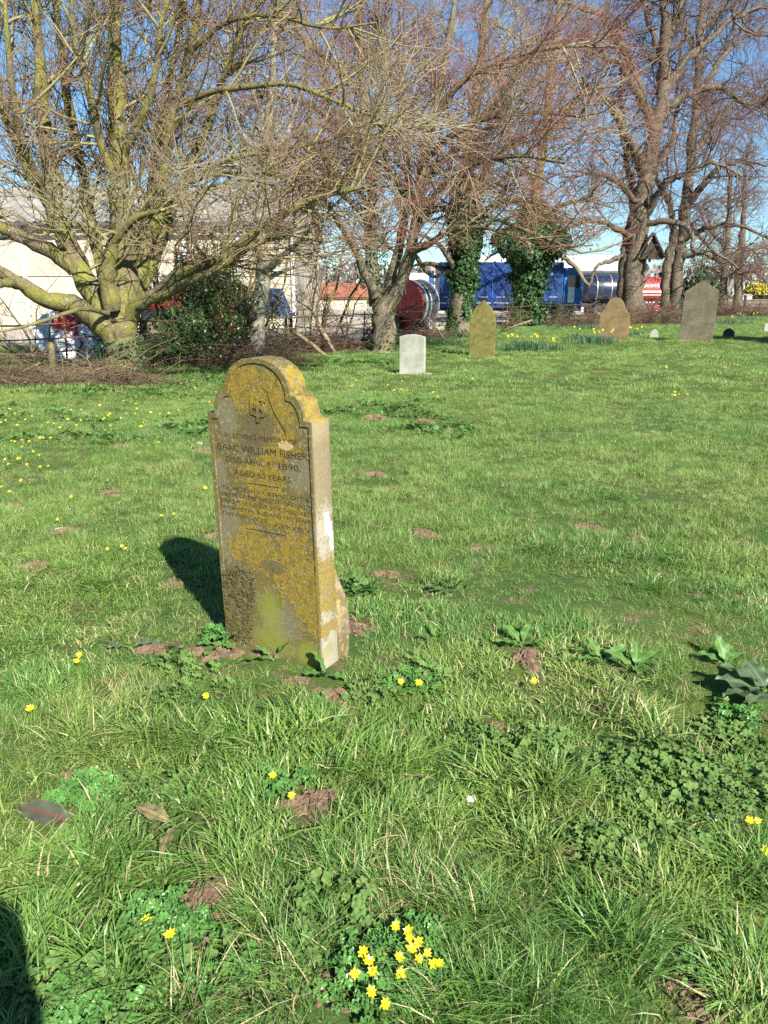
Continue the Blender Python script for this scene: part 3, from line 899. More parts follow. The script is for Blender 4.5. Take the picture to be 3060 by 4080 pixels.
# --- the mossy wide tree by the brush pile
A = dict(per_m=3.6, t0=.22, t1=1.0, lens=(1.2, 3.6), ang=(25, 75), k=9, r0=.030, r1=.006, wig=.10, up=.035, spread=.75)
B = dict(per_m=4.6, t0=.1, t1=1.0, lens=(.6, 1.6), ang=(25, 60), k=5, r0=.0115, r1=.004, wig=.12, up=.02, spread=.6)
C = dict(per_m=4.6, t0=.1, t1=1.0, lens=(.25, .8), ang=(25, 60), k=3, r0=.006, r1=.0034, wig=.12, up=.01, spread=.7)
make_tree('spreading_tree', 'low spreading tree with olive mossy limbs and ivy on its short trunk', 15.0,
    [([(498, 1500, 0), (490, 1400, 0), (482, 1320, 0), (478, 1262, 0)], 138, 118)],
    limbset(
        ([(445, 1335, -.1), (380, 1272, -.3), (290, 1212, -.5), (170, 1185, -.8), (60, 1120, -1.1), (-60, 1030, -1.3), (-220, 900, -1.5)], 96, 40),
        ([(80, 1130, -1.0), (20, 1128, -1.3), (-120, 1150, -1.6), (-300, 1080, -2)], 44, 22),
        ([(462, 1320, .1), (385, 1190, .1), (320, 1080, .2), (268, 960, .2), (225, 830, .1), (195, 640, 0), (170, 400, -.2), (150, 150, -.3), (140, -150, -.4)], 104, 46),
        ([(300, 1080, .2), (215, 1010, .0), (100, 955, -.3), (0, 905, -.6), (-120, 840, -.9), (-300, 700, -1.2)], 66, 34),
        ([(484, 1310, .1), (500, 1150, .2), (490, 1000, .3), (478, 850, .3), (472, 650, .3), (470, 450, .3), (462, 250, .3), (448, 0, .3), (440, -250, .3)], 112, 58),
        ([(448, 1230, -.2), (425, 1120, -.3), (440, 1030, -.4), (455, 960, -.5), (500, 900, -.7), (560, 860, -.9), (640, 840, -1.2)], 70, 22),
        ([(515, 1285, 0), (560, 1215, -.2), (640, 1150, -.5), (730, 1085, -.8), (880, 1020, -1.2), (1060, 900, -1.6), (1250, 790, -1.9), (1480, 740, -2.2)], 64, 20),
        ([(560, 1215, -.3), (640, 1180, -.6), (740, 1130, -1.0), (860, 1075, -1.3), (1000, 985, -1.6), (1180, 900, -2)], 44, 16),
        ([(520, 1270, .2), (550, 1120, .5), (590, 960, .7), (640, 840, .8), (660, 620, .8), (690, 440, .7), (750, 220, .5), (800, -20, .3), (830, -220, .2)], 62, 30),
        ([(535, 1240, .3), (600, 1050, .8), (690, 830, 1.2), (790, 590, 1.3), (870, 370, 1.2), (950, 140, 1.0), (1010, -60, .8)], 60, 28),
        ([(470, 1300, .4), (400, 1050, .9), (345, 800, 1.2), (300, 560, 1.3), (255, 300, 1.3), (230, 60, 1.3), (215, -150, 1.2)], 60, 30),
        ([(500, 1120, .2), (560, 950, 1.4), (600, 760, 2.2), (640, 500, 2.6), (700, 200, 2.8), (740, -100, 3)], 48, 24),
        ([(330, 1100, .2), (250, 900, .9), (120, 700, 1.5), (20, 450, 1.8), (-40, 200, 2), (-70, -50, 2)], 52, 26),
        ([(640, 840, .8), (760, 720, .3), (900, 640, -.2), (1080, 600, -.6), (1300, 560, -1), (1500, 470, -1.2)], 30, 12),
        ([(700, 430, .7), (830, 370, .2), (960, 350, -.2), (1150, 335, -.6), (1330, 400, -.9), (1480, 455, -1.1), (1650, 470, -1.2)], 26, 10),
        ([(560, 900, .9), (700, 760, .4), (870, 690, 0), (1050, 690, -.4), (1250, 730, -.7)], 30, 12),
        ([(760, 200, .5), (900, 90, .2), (1080, 60, 0), (1300, 110, -.3), (1500, 90, -.5)], 26, 12),
        ([(225, 830, .1), (120, 650, -.5), (60, 420, -.8), (30, 150, -1), (20, -50, -1)], 34, 20),
        ([(430, 1250, -.4), (330, 1230, -1.2), (200, 1270, -1.8), (60, 1310, -2.2), (-80, 1330, -2.4)], 20, 8),
        ([(470, 640, .3), (560, 480, 0), (620, 300, -.2), (640, 100, -.3), (700, -100, -.3)], 36, 20),
        ([(475, 760, .3), (400, 560, 0), (360, 380, -.3), (300, 160, -.4), (280, -80, -.4)], 36, 20),
    ), MAT['bark_a'], A, B, C, seed=5, zmin=1.75)

# --- forked tree behind the small pale stone
A2 = {**A, 'per_m': 3.6, 'lens': (1.5, 4.2), 'r0': .032, 'up': .02}
B2 = {**B, 'per_m': 3.8, 'lens': (.7, 2.0), 'r0': .012, 'r1': .0045}
C2 = {**C, 'per_m': 3.9, 'lens': (.35, 1.1), 'r0': .0085, 'r1': .005}
make_tree('forked_tree', 'forked tree with smooth bark behind the small pale headstone', 22.7,
    [([(1528, 1392, 0), (1530, 1320, 0), (1528, 1250, 0), (1525, 1195, 0)], 80, 92)],
    limbset(
        ([(1500, 1220, 0), (1486, 1100, 0), (1482, 950, .2), (1478, 780, .3), (1462, 560, .3), (1440, 300, .3), (1430, 0, .3), (1425, -150, .3)], 56, 30),
        ([(1550, 1225, 0), (1600, 1110, -.1), (1640, 980, -.2), (1660, 850, -.2), (1680, 680, -.3), (1730, 480, -.4), (1780, 200, -.4), (1820, -60, -.4)], 54, 28),
        ([(1540, 1190, .2), (1570, 1060, .4), (1600, 930, .5), (1622, 800, .6), (1620, 600, .7), (1600, 380, .7), (1590, 100, .7)], 44, 20),
        ([(1495, 1180, -.2), (1450, 1080, -.5), (1400, 960, -.9), (1320, 840, -1.4), (1230, 700, -1.8), (1120, 560, -2.1)], 40, 16),
        ([(1655, 880, -.2), (1720, 800, -.8), (1800, 700, -1.4), (1930, 640, -2), (2080, 620, -2.6), (2250, 650, -3.1)], 30, 12),
        ([(1660, 860, -.2), (1760, 830, -.9), (1900, 850, -1.6), (2050, 900, -2.2), (2200, 960, -2.8), (2320, 1010, -3.2)], 26, 10),
        ([(1625, 1010, -.2), (1700, 980, -.8), (1790, 920, -1.4), (1900, 905, -2), (2020, 930, -2.6), (2130, 980, -3)], 26, 10),
        ([(1690, 640, -.3), (1800, 540, -1), (1950, 470, -1.6), (2150, 450, -2.2), (2350, 470, -2.8)], 28, 12),
        ([(1740, 440, -.4), (1850, 320, -1), (2000, 240, -1.5), (2200, 190, -2), (2380, 180, -2.4)], 26, 12),
        ([(1470, 660, .3), (1360, 520, -.4), (1250, 430, -1), (1100, 380, -1.6), (950, 350, -2)], 28, 12),
        ([(1445, 380, .3), (1330, 260, -.2), (1200, 160, -.6), (1050, 60, -1)], 26, 12),
        ([(1600, 420, .7), (1540, 250, .4), (1500, 60, .2), (1490, -100, .1)], 24, 12),
        ([(1480, 900, .2), (1380, 790, -.4), (1260, 740, -1), (1120, 740, -1.6)], 24, 10),
        ([(1660, 840, -.2), (1560, 700, -1.4), (1520, 560, -2.2), (1500, 380, -2.8)], 24, 10),
        ([(1680, 700, -.3), (1790, 620, .6), (1900, 480, 1.4), (2020, 350, 2), (2120, 150, 2.4)], 28, 12),
        ([(1640, 1000, 0), (1720, 1100, .3), (1790, 1080, .7), (1850, 1120, 1.1)], 20, 8),
    ), MAT['bark_b'], A2, B2, C2, seed=9, zmin=2.5)

# --- slim pale trunk
make_tree('slim_tree', 'slim tree with pale blotched trunk rising behind the arched headstone', 19.6,
    [([(1020, 1425, 0), (1026, 1300, 0), (1040, 1190, 0), (1046, 1100, 0), (1048, 1010, 0)], 58, 48)],
    limbset(
        ([(1048, 1040, 0), (1040, 950, 0), (1034, 860, .1), (1050, 700, .1), (1070, 520, .1), (1085, 300, .1), (1100, 60, .1), (1110, -120, .1)], 46, 22),
        ([(1058, 1080, 0), (1110, 1035, -.2), (1160, 990, -.4), (1220, 930, -.8), (1310, 860, -1.3), (1450, 800, -1.8)], 30, 12),
        ([(1050, 1120, 0), (1130, 1080, .4), (1240, 1050, .8), (1370, 1075, 1.2)], 20, 8),
        ([(1040, 900, .1), (980, 780, -.4), (930, 640, -.9), (900, 450, -1.2)], 22, 10),
        ([(1052, 690, .1), (1130, 560, .5), (1190, 400, .9), (1230, 180, 1.2)], 22, 10),
        ([(1070, 520, .1), (1010, 380, -.3), (980, 200, -.6), (960, 0, -.8)], 20, 10),
    ), MAT['bark_white'], {**A, 'per_m': 1.9}, B, {**C, 'per_m': 3.0}, seed=15, zmin=2.2)

# --- two ivy-clad trees
def ivy(root, spine, r0, r1, n, size, bulge=()):
    """leaf faces clothing a trunk; spine in world points"""
    rr = np.random.default_rng(len(spine) + n)
    P = resample(spine, 60)
    t = rr.random(n) ** 1.1
    i = np.minimum((t * 59).astype(int), 58)
    c = P[i] + (P[i + 1] - P[i]) * rr.random(n)[:, None]
    rad = r0 * (1 - t) + r1 * t
    rad = rad * (.8 + .75 * vnoise(c[:, 2] * 1.3, c[:, 0] * .5 + 3, n % 17)) * (.82 + .3 * rr.random(n))
    for zc, am, sg in bulge: rad = rad * (1 + am * np.exp(-((c[:, 2] - zc) / sg) ** 2))
    th = rr.random(n) * 2 * np.pi
    # leafy lumps around the stem
    rad = rad * (.62 + .8 * vnoise(th * 1.6, c[:, 2] * 2.1, 5)) * np.where(rr.random(n) < .06, rr.uniform(1.1, 1.7, n), 1)
    dirv = np.stack([np.cos(th), np.sin(th), np.zeros(n)], 1)
    pos = c + dirv * rad[:, None]
    nrm = dirv + rr.normal(size=(n, 3)) * .45 + np.array([0, 0, .35]); nrm /= np.linalg.norm(nrm, axis=1, keepdims=True)
    up = np.array([0, 0, -1.0]) + rr.normal(size=(n, 3)) * .5
    up -= nrm * (up * nrm).sum(1, keepdims=True); up /= np.linalg.norm(up, axis=1, keepdims=True) + 1e-9
    sd = np.cross(nrm, up)
    s = size * rr.uniform(.55, 1.25, n)[:, None]
    o = np.array(root.location)
    V = np.stack([pos - up * s * .5, pos + sd * s * .52 - up * s * .1, pos + up * s * .62 + nrm * s * -.1, pos - sd * s * .52 - up * s * .1], 1) - o
    me = np_mesh('ivy', V.reshape(-1, 3), np.arange(n * 4).reshape(n, 4))
    fattr(me, 'bl', np.repeat(rr.random(n), 4))
    link_mesh('ivy', me, MAT['ivy'], root, kind='stuff', label='glossy dark green ivy clothing the trunk')

def w(*pts, Y): return [at(x, y, Y) for x, y in pts]

t = make_tree('ivy_tree', 'ivy-clad tree between the pale headstone and the pointed olive stone', 29.0,
    [([(1845, 1342, 0), (1838, 1220, 0), (1840, 1080, 0), (1850, 940, 0)], 96, 60)],
    limbset(
        ([(1846, 990, 0), (1852, 860, 0), (1862, 700, 0), (1885, 480, .2), (1915, 250, .3), (1940, 0, .3), (1950, -120, .3)], 62, 26),
        ([(1840, 1120, 0), (1780, 1080, .2), (1710, 1050, .4), (1640, 1060, .7)], 34, 12),
        ([(1830, 1100, 0), (1770, 1000, -.5), (1730, 960, -.9), (1660, 930, -1.3)], 26, 10),
        ([(1858, 800, 0), (1950, 660, -.8), (2050, 560, -1.5), (2200, 500, -2.2)], 28, 10),
        ([(1850, 900, 0), (1960, 820, -1), (2100, 800, -2), (2260, 850, -2.8)], 26, 10),
        ([(1870, 620, .1), (1780, 450, .8), (1720, 280, 1.3), (1690, 60, 1.6)], 26, 10),
        ([(1900, 350, .2), (2000, 200, .8), (2080, 20, 1.3)], 22, 10),
    ), MAT['bark_b'], {**A2, 'per_m': 2.4}, {**B2, 'per_m': 2.4}, {**C2, 'per_m': 2.8, 'r1': .005}, seed=21, zmin=3.0)
ivy(t, w((1843, 1340), (1838, 1220), (1842, 1080), (1850, 940), (1858, 830), (1864, 700), Y=29), .40, .28, 13000, .10, bulge=((3.4, .35, .5), (4.4, .5, .5)))

t = make_tree('ivy_tree', 'ivy-clad tree in front of the blue lorry', 42.0,
    [([(2100, 1288, 0), (2100, 1180, 0), (2105, 1080, 0), (2118, 940, 0)], 64, 44)],
    limbset(
        ([(2112, 1000, 0), (2125, 860, 0), (2150, 680, 0), (2180, 450, .3), (2210, 200, .5), (2230, 0, .5), (2240, -100, .5)], 46, 20),
        ([(2110, 1060, 0), (2050, 1010, .4), (1990, 1000, .8), (1930, 1040, 1.2)], 26, 10),
        ([(2120, 930, 0), (2220, 830, -1), (2330, 800, -2), (2450, 830, -3)], 24, 8),
        ([(2140, 740, 0), (2060, 600, .8), (2000, 420, 1.4), (1970, 200, 1.8)], 24, 8),
        ([(2165, 560, .2), (2270, 430, -.8), (2360, 360, -1.4), (2480, 340, -2)], 24, 8),
        ([(2110, 1050, 0), (2190, 1000, -.6), (2280, 1050, -1.2), (2330, 1120, -1.6), (2350, 1140, -1.8)], 24, 14),
    ), MAT['bark_b'], {**A2, 'per_m': 2.0, 'lens': (2, 6), 'r0': .04}, {**B2, 'per_m': 1.9, 'lens': (1, 2.8), 'r0': .016, 'r1': .007}, {**C2, 'per_m': 2.2, 'lens': (.5, 1.3), 'r0': .011, 'r1': .007}, seed=25, zmin=3.4)
ivy(t, w((2100, 1286), (2098, 1180), (2105, 1080), (2115, 980), (2125, 890), (2135, 800), Y=42), .66, .6, 15000, .15, bulge=((4.3, .85, .8), (3.4, .5, .6)))

# --- tall furrowed limes
A3 = dict(per_m=1.7, t0=.2, t1=1.0, lens=(2.2, 6.5), ang=(30, 80), k=11, r0=.055, r1=.012, wig=.22, up=-.005, spread=.8)
B3 = dict(per_m=2.7, t0=.1, t1=1.0, lens=(1.0, 2.8), ang=(30, 70), k=5, r0=.02, r1=.008, wig=.16, up=-.012, spread=.8)
C3 = dict(per_m=2.9, t0=.1, t1=1.0, lens=(.5, 1.4), ang=(30, 65), k=3, r0=.012, r1=.0075, wig=.14, up=-.01, spread=.8)
lime1 = make_tree('lime_tree', 'tall lime tree with three furrowed stems beside the buff headstone', 46.0,
    [([(2482, 1265, .3), (2482, 1180, .3), (2484, 1090, .3), (2492, 1000, .3), (2512, 900, .3)], 40, 36),
     ([(2522, 1290, 0), (2520, 1180, 0), (2524, 1060, 0), (2532, 930, 0), (2548, 820, 0), (2566, 740, 0)], 66, 58),
     ([(2550, 1270, .5), (2548, 1180, .5), (2552, 1080, .5), (2560, 980, .5), (2572, 860, .5)], 38, 30)],
    limbset(
        ([(2560, 780, 0), (2585, 640, 0), (2620, 490, 0), (2645, 340, 0), (2650, 180, 0), (2652, 0, 0), (2655, -150, 0)], 62, 40),
        ([(2570, 700, 0), (2520, 590, -.8), (2465, 470, -1.4), (2440, 420, -1.8), (2380, 370, -2.2), (2310, 330, -2.6), (2240, 210, -3)], 44, 14),
        ([(2610, 520, 0), (2560, 420, -.8), (2510, 320, -1.4), (2470, 250, -1.8), (2380, 215, -2.2), (2300, 130, -2.6)], 40, 14),
        ([(2560, 400, -.6), (2520, 260, -.9), (2440, 130, -1.1), (2390, 60, -1.2), (2280, 20, -1.4), (2180, -20, -1.6)], 34, 14),
        ([(2600, 560, .2), (2660, 430, .8), (2760, 370, 1.4), (2870, 345, 2), (2960, 410, 2.6), (3070, 400, 3)], 38, 14),
        ([(2640, 380, 0), (2720, 260, .8), (2830, 150, 1.4), (2950, 60, 1.8), (3080, 10, 2)], 36, 14),
        ([(2650, 180, 0), (2700, 60, .4), (2740, -80, .6)], 30, 14),
        ([(2645, 260, 0), (2590, 100, .4), (2560, -40, .6), (2540, -150, .6)], 28, 14),
        ([(2570, 860, 0), (2640, 740, -1.2), (2720, 700, -2), (2830, 650, -2.8), (2960, 700, -3.4)], 32, 12),
        ([(2560, 900, 0), (2660, 880, -1), (2745, 920, -1.6), (2770, 1000, -2.1), (2840, 1000, -2.6), (2940, 1070, -3.1)], 26, 12),
        ([(2540, 960, 0), (2440, 900, -1.2), (2340, 880, -2.2), (2230, 930, -3)], 26, 10),
        ([(2550, 820, 0), (2460, 720, -1), (2350, 690, -2), (2230, 730, -2.8)], 26, 10),
        ([(2490, 1010, .3), (2440, 1040, .2), (2380, 1060, 0), (2345, 1140, -.1)], 24, 12),
        ([(2510, 910, .3), (2520, 800, .9), (2500, 650, 1.5), (2480, 450, 2), (2470, 200, 2.2)], 34, 14),
        ([(2572, 870, .5), (2600, 700, 1.4), (2680, 560, 2), (2700, 350, 2.4), (2720, 150, 2.6)], 30, 14),
    ), MAT['bark_lime'], A3, B3, C3, jit=.18, seed=31, zmin=3.3)
lime2 = make_tree('lime_tree', 'tall lime tree with paired stems rising behind the tall peaked headstone', 55.0,
    [([(2655, 1235, 0), (2655, 1150, 0), (2662, 1040, 0), (2690, 920, 0)], 34, 30),
     ([(2690, 1255, .3), (2692, 1150, .3), (2705, 1030, .3), (2725, 900, .3), (2740, 760, .3)], 46, 38)],
    limbset(
        ([(2738, 790, .3), (2755, 600, .3), (2775, 400, .3), (2785, 200, .3), (2800, 0, .3), (2805, -100, .3)], 40, 24),
        ([(2690, 930, 0), (2660, 800, -1), (2600, 700, -2), (2540, 640, -3)], 28, 10),
        ([(2735, 820, .3), (2830, 700, -1), (2930, 640, -2), (3060, 660, -3)], 30, 10),
        ([(2755, 620, .3), (2860, 480, 1), (2960, 380, 1.8), (3080, 300, 2.2)], 30, 10),
        ([(2775, 420, .3), (2870, 240, 1), (2960, 150, 1.6), (3070, 120, 2)], 28, 10),
        ([(2715, 960, .3), (2830, 900, -1), (2950, 900, -2), (3080, 960, -3)], 26, 10),
        ([(2785, 220, .3), (2720, 100, 1), (2690, -60, 1.4)], 22, 10),
        ([(2705, 1030, .3), (2790, 1010, -1), (2870, 1050, -1.8), (2930, 1110, -2.2)], 18, 8),
        ([(2790, 120, .3), (2880, 20, 1), (2960, -80, 1.4)], 22, 10),
    ), MAT['bark_lime'], {**A3, 'per_m': 1.8}, {**B3, 'r1': .010}, {**C3, 'r0': .015, 'r1': .009, 'per_m': 2.0}, jit=.18, seed=35, zmin=2.6)
for i, (px, py, Y, lab) in enumerate(((2880, 1236, 66, 'farther lime tree with bare pale trunk past the peaked headstone'), (2938, 1232, 74, 'farthest slim lime tree at the end of the row near the gate'))):
    make_tree('lime_tree', lab, Y,
        [([(px, py, 0), (px + 4, py - 70, 0), (px + 8, py - 150, 0), (px + 14, py - 240, 0)], 34, 26)],
        limbset(
            ([(px + 14, py - 230, 0), (px + 25, py - 380, 0), (px + 30, py - 520, 0), (px + 40, py - 640, 0)], 26, 10),
            ([(px + 10, py - 170, 0), (px - 60, py - 260, -1), (px - 120, py - 330, -2), (px - 160, py - 420, -2)], 18, 8),
            ([(px + 12, py - 180, 0), (px + 70, py - 240, 1), (px + 120, py - 240, 2), (px + 160, py - 180, 2)], 18, 7),
            ([(px + 8, py - 120, 0), (px - 50, py - 170, 1), (px - 100, py - 170, 2)], 14, 6),
            ([(px + 8, py - 130, 0), (px + 50, py - 150, -1), (px + 100, py - 130, -2), (px + 130, py - 70, -2)], 14, 6),
        ), MAT['bark_lime'], {**A3, 'per_m': 2.2, 'lens': (1.5, 4.5)}, {**B3, 'r1': .011}, {**C3, 'r0': .016, 'r1': .011}, seed=41 + i, zmin=2.2)
# owl box fixed in the lime
p = at(2598, 985, 45.4)
ob = empty('owl_box', (p.x, p.y, p.z - .62), R(-12), label='dark wooden gabled owl box fixed high on the furrowed lime trunk', cat='nest box')
MAT['dark_wood'] = layered('dark_wood', (.045, .033, .026), [((.075, .055, .042), 6, .45, .6)], .9)
for s in (-1, 1):
    MB().box((s * .38, .35, .72), (.09, 1.1, 1.5), rot=(0, s * -.52, 0)).build('roof_board', MAT['dark_wood'], ob)
MB().prism([(-.62, 0), (.62, 0), (0, 1.15)], -.02, .06).build('front_board', MAT['dark_wood'], ob)
MB().box((0, .3, .02), (1.3, .7, .06)).build('floor_board', MAT['dark_wood'], ob)
MB().box((0, .62, .35), (.12, .12, 1.0)).build('bracket', MAT['dark_wood'], ob)

# ================================================================== hedge shrubs, brambles
def shrub(label, px, py, Y, h, spread, n, mat, seed, leaves=0, leafmat=None, name='shrub', group=None, lsz=.05):
    global rng
    rng = np.random.default_rng(seed)
    b = at(px, py, Y); b.z = 0
    root = empty(name, b, label=label, cat='shrub', group=group)
    k = 10
    P = np.zeros((n, k, 3)); d = np.stack([rng.normal(size=n) * spread, rng.normal(size=n) * spread, np.ones(n)], 1)
    P[:, 0, :2] = rng.normal(size=(n, 2)) * .16; P[:, 0, 2] = -.03
    ln = h * rng.uniform(.55, 1.1, n)
    for j in range(1, k):
        d = d + rng.normal(size=(n, 3)) * .16; d /= np.linalg.norm(d, axis=1, keepdims=True)
        d[:, 2] = np.maximum(d[:, 2], .05)
        P[:, j] = P[:, j - 1] + d * (ln / (k - 1))[:, None]
    r0 = rng.uniform(.014, .034, n) * h / 2.5
    Rd = r0[:, None] * np.linspace(1, .25, k)[None]
    a = grow(P, Rd, 3.0, .15, 1, (.4 * h / 3, 1.4 * h / 3), (25, 75), 7, .01, .004, .16, .01)
    c = grow(*a, 4.5, .1, 1, (.2, .7), (25, 70), 5, .005, .003, .16, 0.0)
    link_mesh('stems', tubes_mesh('stems', [(P, Rd, 6)]), mat, root, smooth=True)
    link_mesh('twigs', tubes_mesh('twigs', [(*a, 4), (*c, 3)]), mat, root)
    if leaves:
        src = np.concatenate([a[0].reshape(-1, 3), c[0].reshape(-1, 3)])
        q = src[rng.integers(0, len(src), leaves)] + rng.normal(size=(leaves, 3)) * .06
        nr = rng.normal(size=(leaves, 3)) + np.array([.3, -.5, .6]); nr /= np.linalg.norm(nr, axis=1, keepdims=True)
        u = rng.normal(size=(leaves, 3)); u -= nr * (u * nr).sum(1, keepdims=True); u /= np.linalg.norm(u, axis=1, keepdims=True)
        v = np.cross(nr, u); s = lsz * rng.uniform(.6, 1.3, leaves)[:, None]
        V = np.stack([q - u * s * .5, q + v * s * .28, q + u * s * .6, q - v * s * .28], 1).reshape(-1, 3)
        me = np_mesh('foliage', V, np.arange(leaves * 4).reshape(-1, 4)); fattr(me, 'bl', np.repeat(rng.random(leaves), 4))
        link_mesh('foliage', me, leafmat, root, kind='stuff')
    return root

shrub('dense dark evergreen bush in front of the tractor', 810, 1415, 18.6, 2.7, .42, 12, MAT['bark_a'], 50, 9000, MAT['evergreen'], 'evergreen_bush', lsz=.07)
shrub('holly-like evergreen bush leaning against the slim pale tree', 930, 1410, 20.2, 2.9, .4, 9, MAT['bark_a'], 51, 4500, MAT['evergreen'], 'evergreen_bush', lsz=.07)
shrub('ivy-tangled low bush beside the mossy spreading tree', 640, 1440, 17.2, 1.7, .5, 8, MAT['bark_a'], 52, 2600, MAT['ivy'], 'ivy_bush', lsz=.06)
shrub('dark many-stemmed thorn bush left of the forked tree', 1290, 1385, 23.6, 3.9, .22, 8, MAT['bark_a'], 53, 500, MAT['ivy'], 'thorn_bush')
shrub('tall bare thorn hedge stems behind the evergreen bush', 720, 1405, 20.8, 4.6, .35, 9, MAT['bark_a'], 70, 0, None, 'thorn_bush')
shrub('fine bare thorn hedge stems beside the slim pale trunk', 1000, 1395, 21.6, 4.4, .4, 8, MAT['bark_a'], 71, 0, None, 'thorn_bush')
shrub('wispy bare thorn hedge stems behind the brush heap', 120, 1440, 17.8, 3.0, .5, 7, MAT['bark_a'], 72, 0, None, 'thorn_bush')
shrub('tangled thorn bush between the slim tree and dark thorn stems', 1180, 1390, 22.4, 3.0, .5, 8, MAT['bark_a'], 54, 300, MAT['ivy'], 'thorn_bush')
shrub('twiggy bare bush against the forked tree', 1415, 1378, 23.8, 2.8, .45, 7, MAT['twig_red'], 55, 500, MAT['ivy'], 'thorn_bush')
shrub('twiggy bare bush behind the pointed olive headstone', 1990, 1300, 35.5, 2.0, .6, 8, MAT['twig_red'], 56, 250, MAT['ivy'], 'thorn_bush')
shrub('low ivy bush at the fence between the ivy trunk and lime', 2235, 1290, 42.5, 1.5, .45, 8, MAT['twig_red'], 57, 700, MAT['ivy'], 'ivy_bush', lsz=.1)
shrub('dark ivy-leaved bush behind the peaked headstone', 2760, 1235, 57.5, 4.2, .35, 9, MAT['bark_lime'], 58, 3500, MAT['ivy'], 'ivy_bush', lsz=.17)
shrub('ivy growth around the foot of the farther lime', 2850, 1230, 64.0, 3.0, .4, 8, MAT['bark_lime'], 59, 1600, MAT['ivy'], 'ivy_bush', lsz=.15)
# ivy on the short mossy trunk
for o_ in [q for q in COL.objects if q.name == 'spreading_tree']:
    ivy(o_, w((510, 1495), (500, 1420), (490, 1350), Y=15.0), .34, .33, 900, .055)
for o_ in [q for q in COL.objects if q.name == 'forked_tree']:
    ivy(o_, w((1545, 1390), (1545, 1340), (1540, 1290), Y=22.6), .36, .3, 260, .055)
    ivy(o_, w((1487, 1150), (1482, 950), (1478, 780), (1465, 600), Y=22.7), .27, .2, 1900, .06)

def tangle(name, label, centre_px, Y, rx, ry, h, n, mat, seed, rad=(.003, .008), arch=1.0, lens=(.5, 1.5)):
    """a heap of bramble or dead stems"""
    global rng
    rng = np.random.default_rng(seed)
    b = at(*centre_px, Y); b.z = 0
    k = 6
    a = rng.random(n) * 2 * np.pi; r = np.sqrt(rng.random(n))
    P = np.zeros((n, k, 3)); P[:, 0, 0] = np.cos(a) * r * rx; P[:, 0, 1] = np.sin(a) * r * ry; P[:, 0, 2] = rng.random(n) ** 2 * h * .7
    th = rng.random(n) * 2 * np.pi
    d = np.stack([np.cos(th), np.sin(th), rng.uniform(.0, 1.1, n) * arch], 1); d /= np.linalg.norm(d, axis=1, keepdims=True)
    ln = rng.uniform(*lens, n)
    for j in range(1, k):
        d = d + rng.normal(size=(n, 3)) * .14; d[:, 2] -= .16 * arch; d /= np.linalg.norm(d, axis=1, keepdims=True)
        P[:, j] = P[:, j - 1] + d * (ln / (k - 1))[:, None]
        P[:, j, 2] = np.maximum(P[:, j, 2], .01)
    r0 = rng.uniform(*rad, n)
    Rd = r0[:, None] * np.linspace(1, .6, k)[None]
    tw = grow(P, Rd, .9, .1, 1, (.15, .5), (30, 80), 4, rad[0], rad[0] * .7, .2, 0)
    o = link_mesh(name, tubes_mesh(name, [(P, Rd, 3), (*tw, 3)]), mat, None, b, kind='stuff', label=label)
    return o
tangle('bramble_heap', 'heap of reddish dead bramble stems beside the wooden post', (120, 1550), 14.0, 2.3, .6, .22, 800, MAT['twig_red'], 60, (.003, .007), .8)
tangle('cut_stalks', 'pale dry cut stalks strewn on the brush heap', (110, 1560), 13.9, 2.2, .5, .2, 110, MAT['dead_wood'], 61, (.004, .010), 1.2)
tangle('bramble_heap', 'dark bramble undergrowth along the fence behind the arched headstone', (800, 1425), 18.6, 2.6, .7, .45, 900, MAT['twig_red'], 62, (.003, .007), 1.0)
tangle('bramble_heap', 'brown undergrowth below the leaning dead poles', (1220, 1385), 22.9, 1.6, .6, .4, 420, MAT['twig_red'], 63, (.004, .008), 1.0)
tangle('bramble_heap', 'brown bramble and dead bracken round the lime trunks', (2590, 1262), 44.8, 3.2, .9, .9, 1300, MAT['twig_red'], 64, (.006, .012), 1.3, (.8, 2.2))
tangle('bramble_heap', 'brown brambles at the fence left of the lime', (2350, 1285), 42.0, 2.4, .6, .45, 420, MAT['twig_red'], 65, (.006, .011), 1.2, (.8, 2.0))
tangle('bramble_heap', 'russet scrub at the foot of the farthest limes', (2910, 1250), 61.0, 4.4, 1.2, 1.0, 1100, MAT['twig_red'], 66, (.008, .014), 1.3, (.8, 2.4))
tangle('bramble_heap', 'brown undergrowth behind the pale headstone and ivy trunk', (1700, 1350), 28.6, 1.6, .5, .3, 260, MAT['twig_red'], 67, (.004, .009), 1.1)
# leaning dead poles and sticks
for i, (a, b, Y, wpx, lab) in enumerate((((1175, 1325), (1300, 1425), 20.8, 18, 'dead pole lying slantwise from the fence to the grass, the longer of two'), ((1265, 1290), (1335, 1392), 21.6, 20, 'dead pole propped upright-ish beside the longer fallen one'), ((1985, 1335), (2120, 1275), 33, 9, 'thin dry branch lying on the bank behind the olive headstone'), ((30, 1565), (160, 1445), 14.0, 7, 'long pale stick standing up out of the brush heap'), ((1775, 1310), (1700, 1265), 27.5, 9, 'bare stick leaning at the foot of the ivy trunk'))):
    A_ = at(*a, Y); B_ = at(*b, Y - .4)
    lo = A_ if A_.z < B_.z else B_
    lo.z = 0.02
    M_ = (A_ + B_) / 2 + Vector((0, 0, .03)); r_ = wpx / 2 * Y / FPX
    o = MB().tube([Vector((0, 0, 0)), M_ - A_, B_ - A_], [r_, r_ * .9, r_ * .75], 7).build('dead_branch', MAT['dead_wood'], smooth=True, label=lab, cat='branch')
    o.location = A_

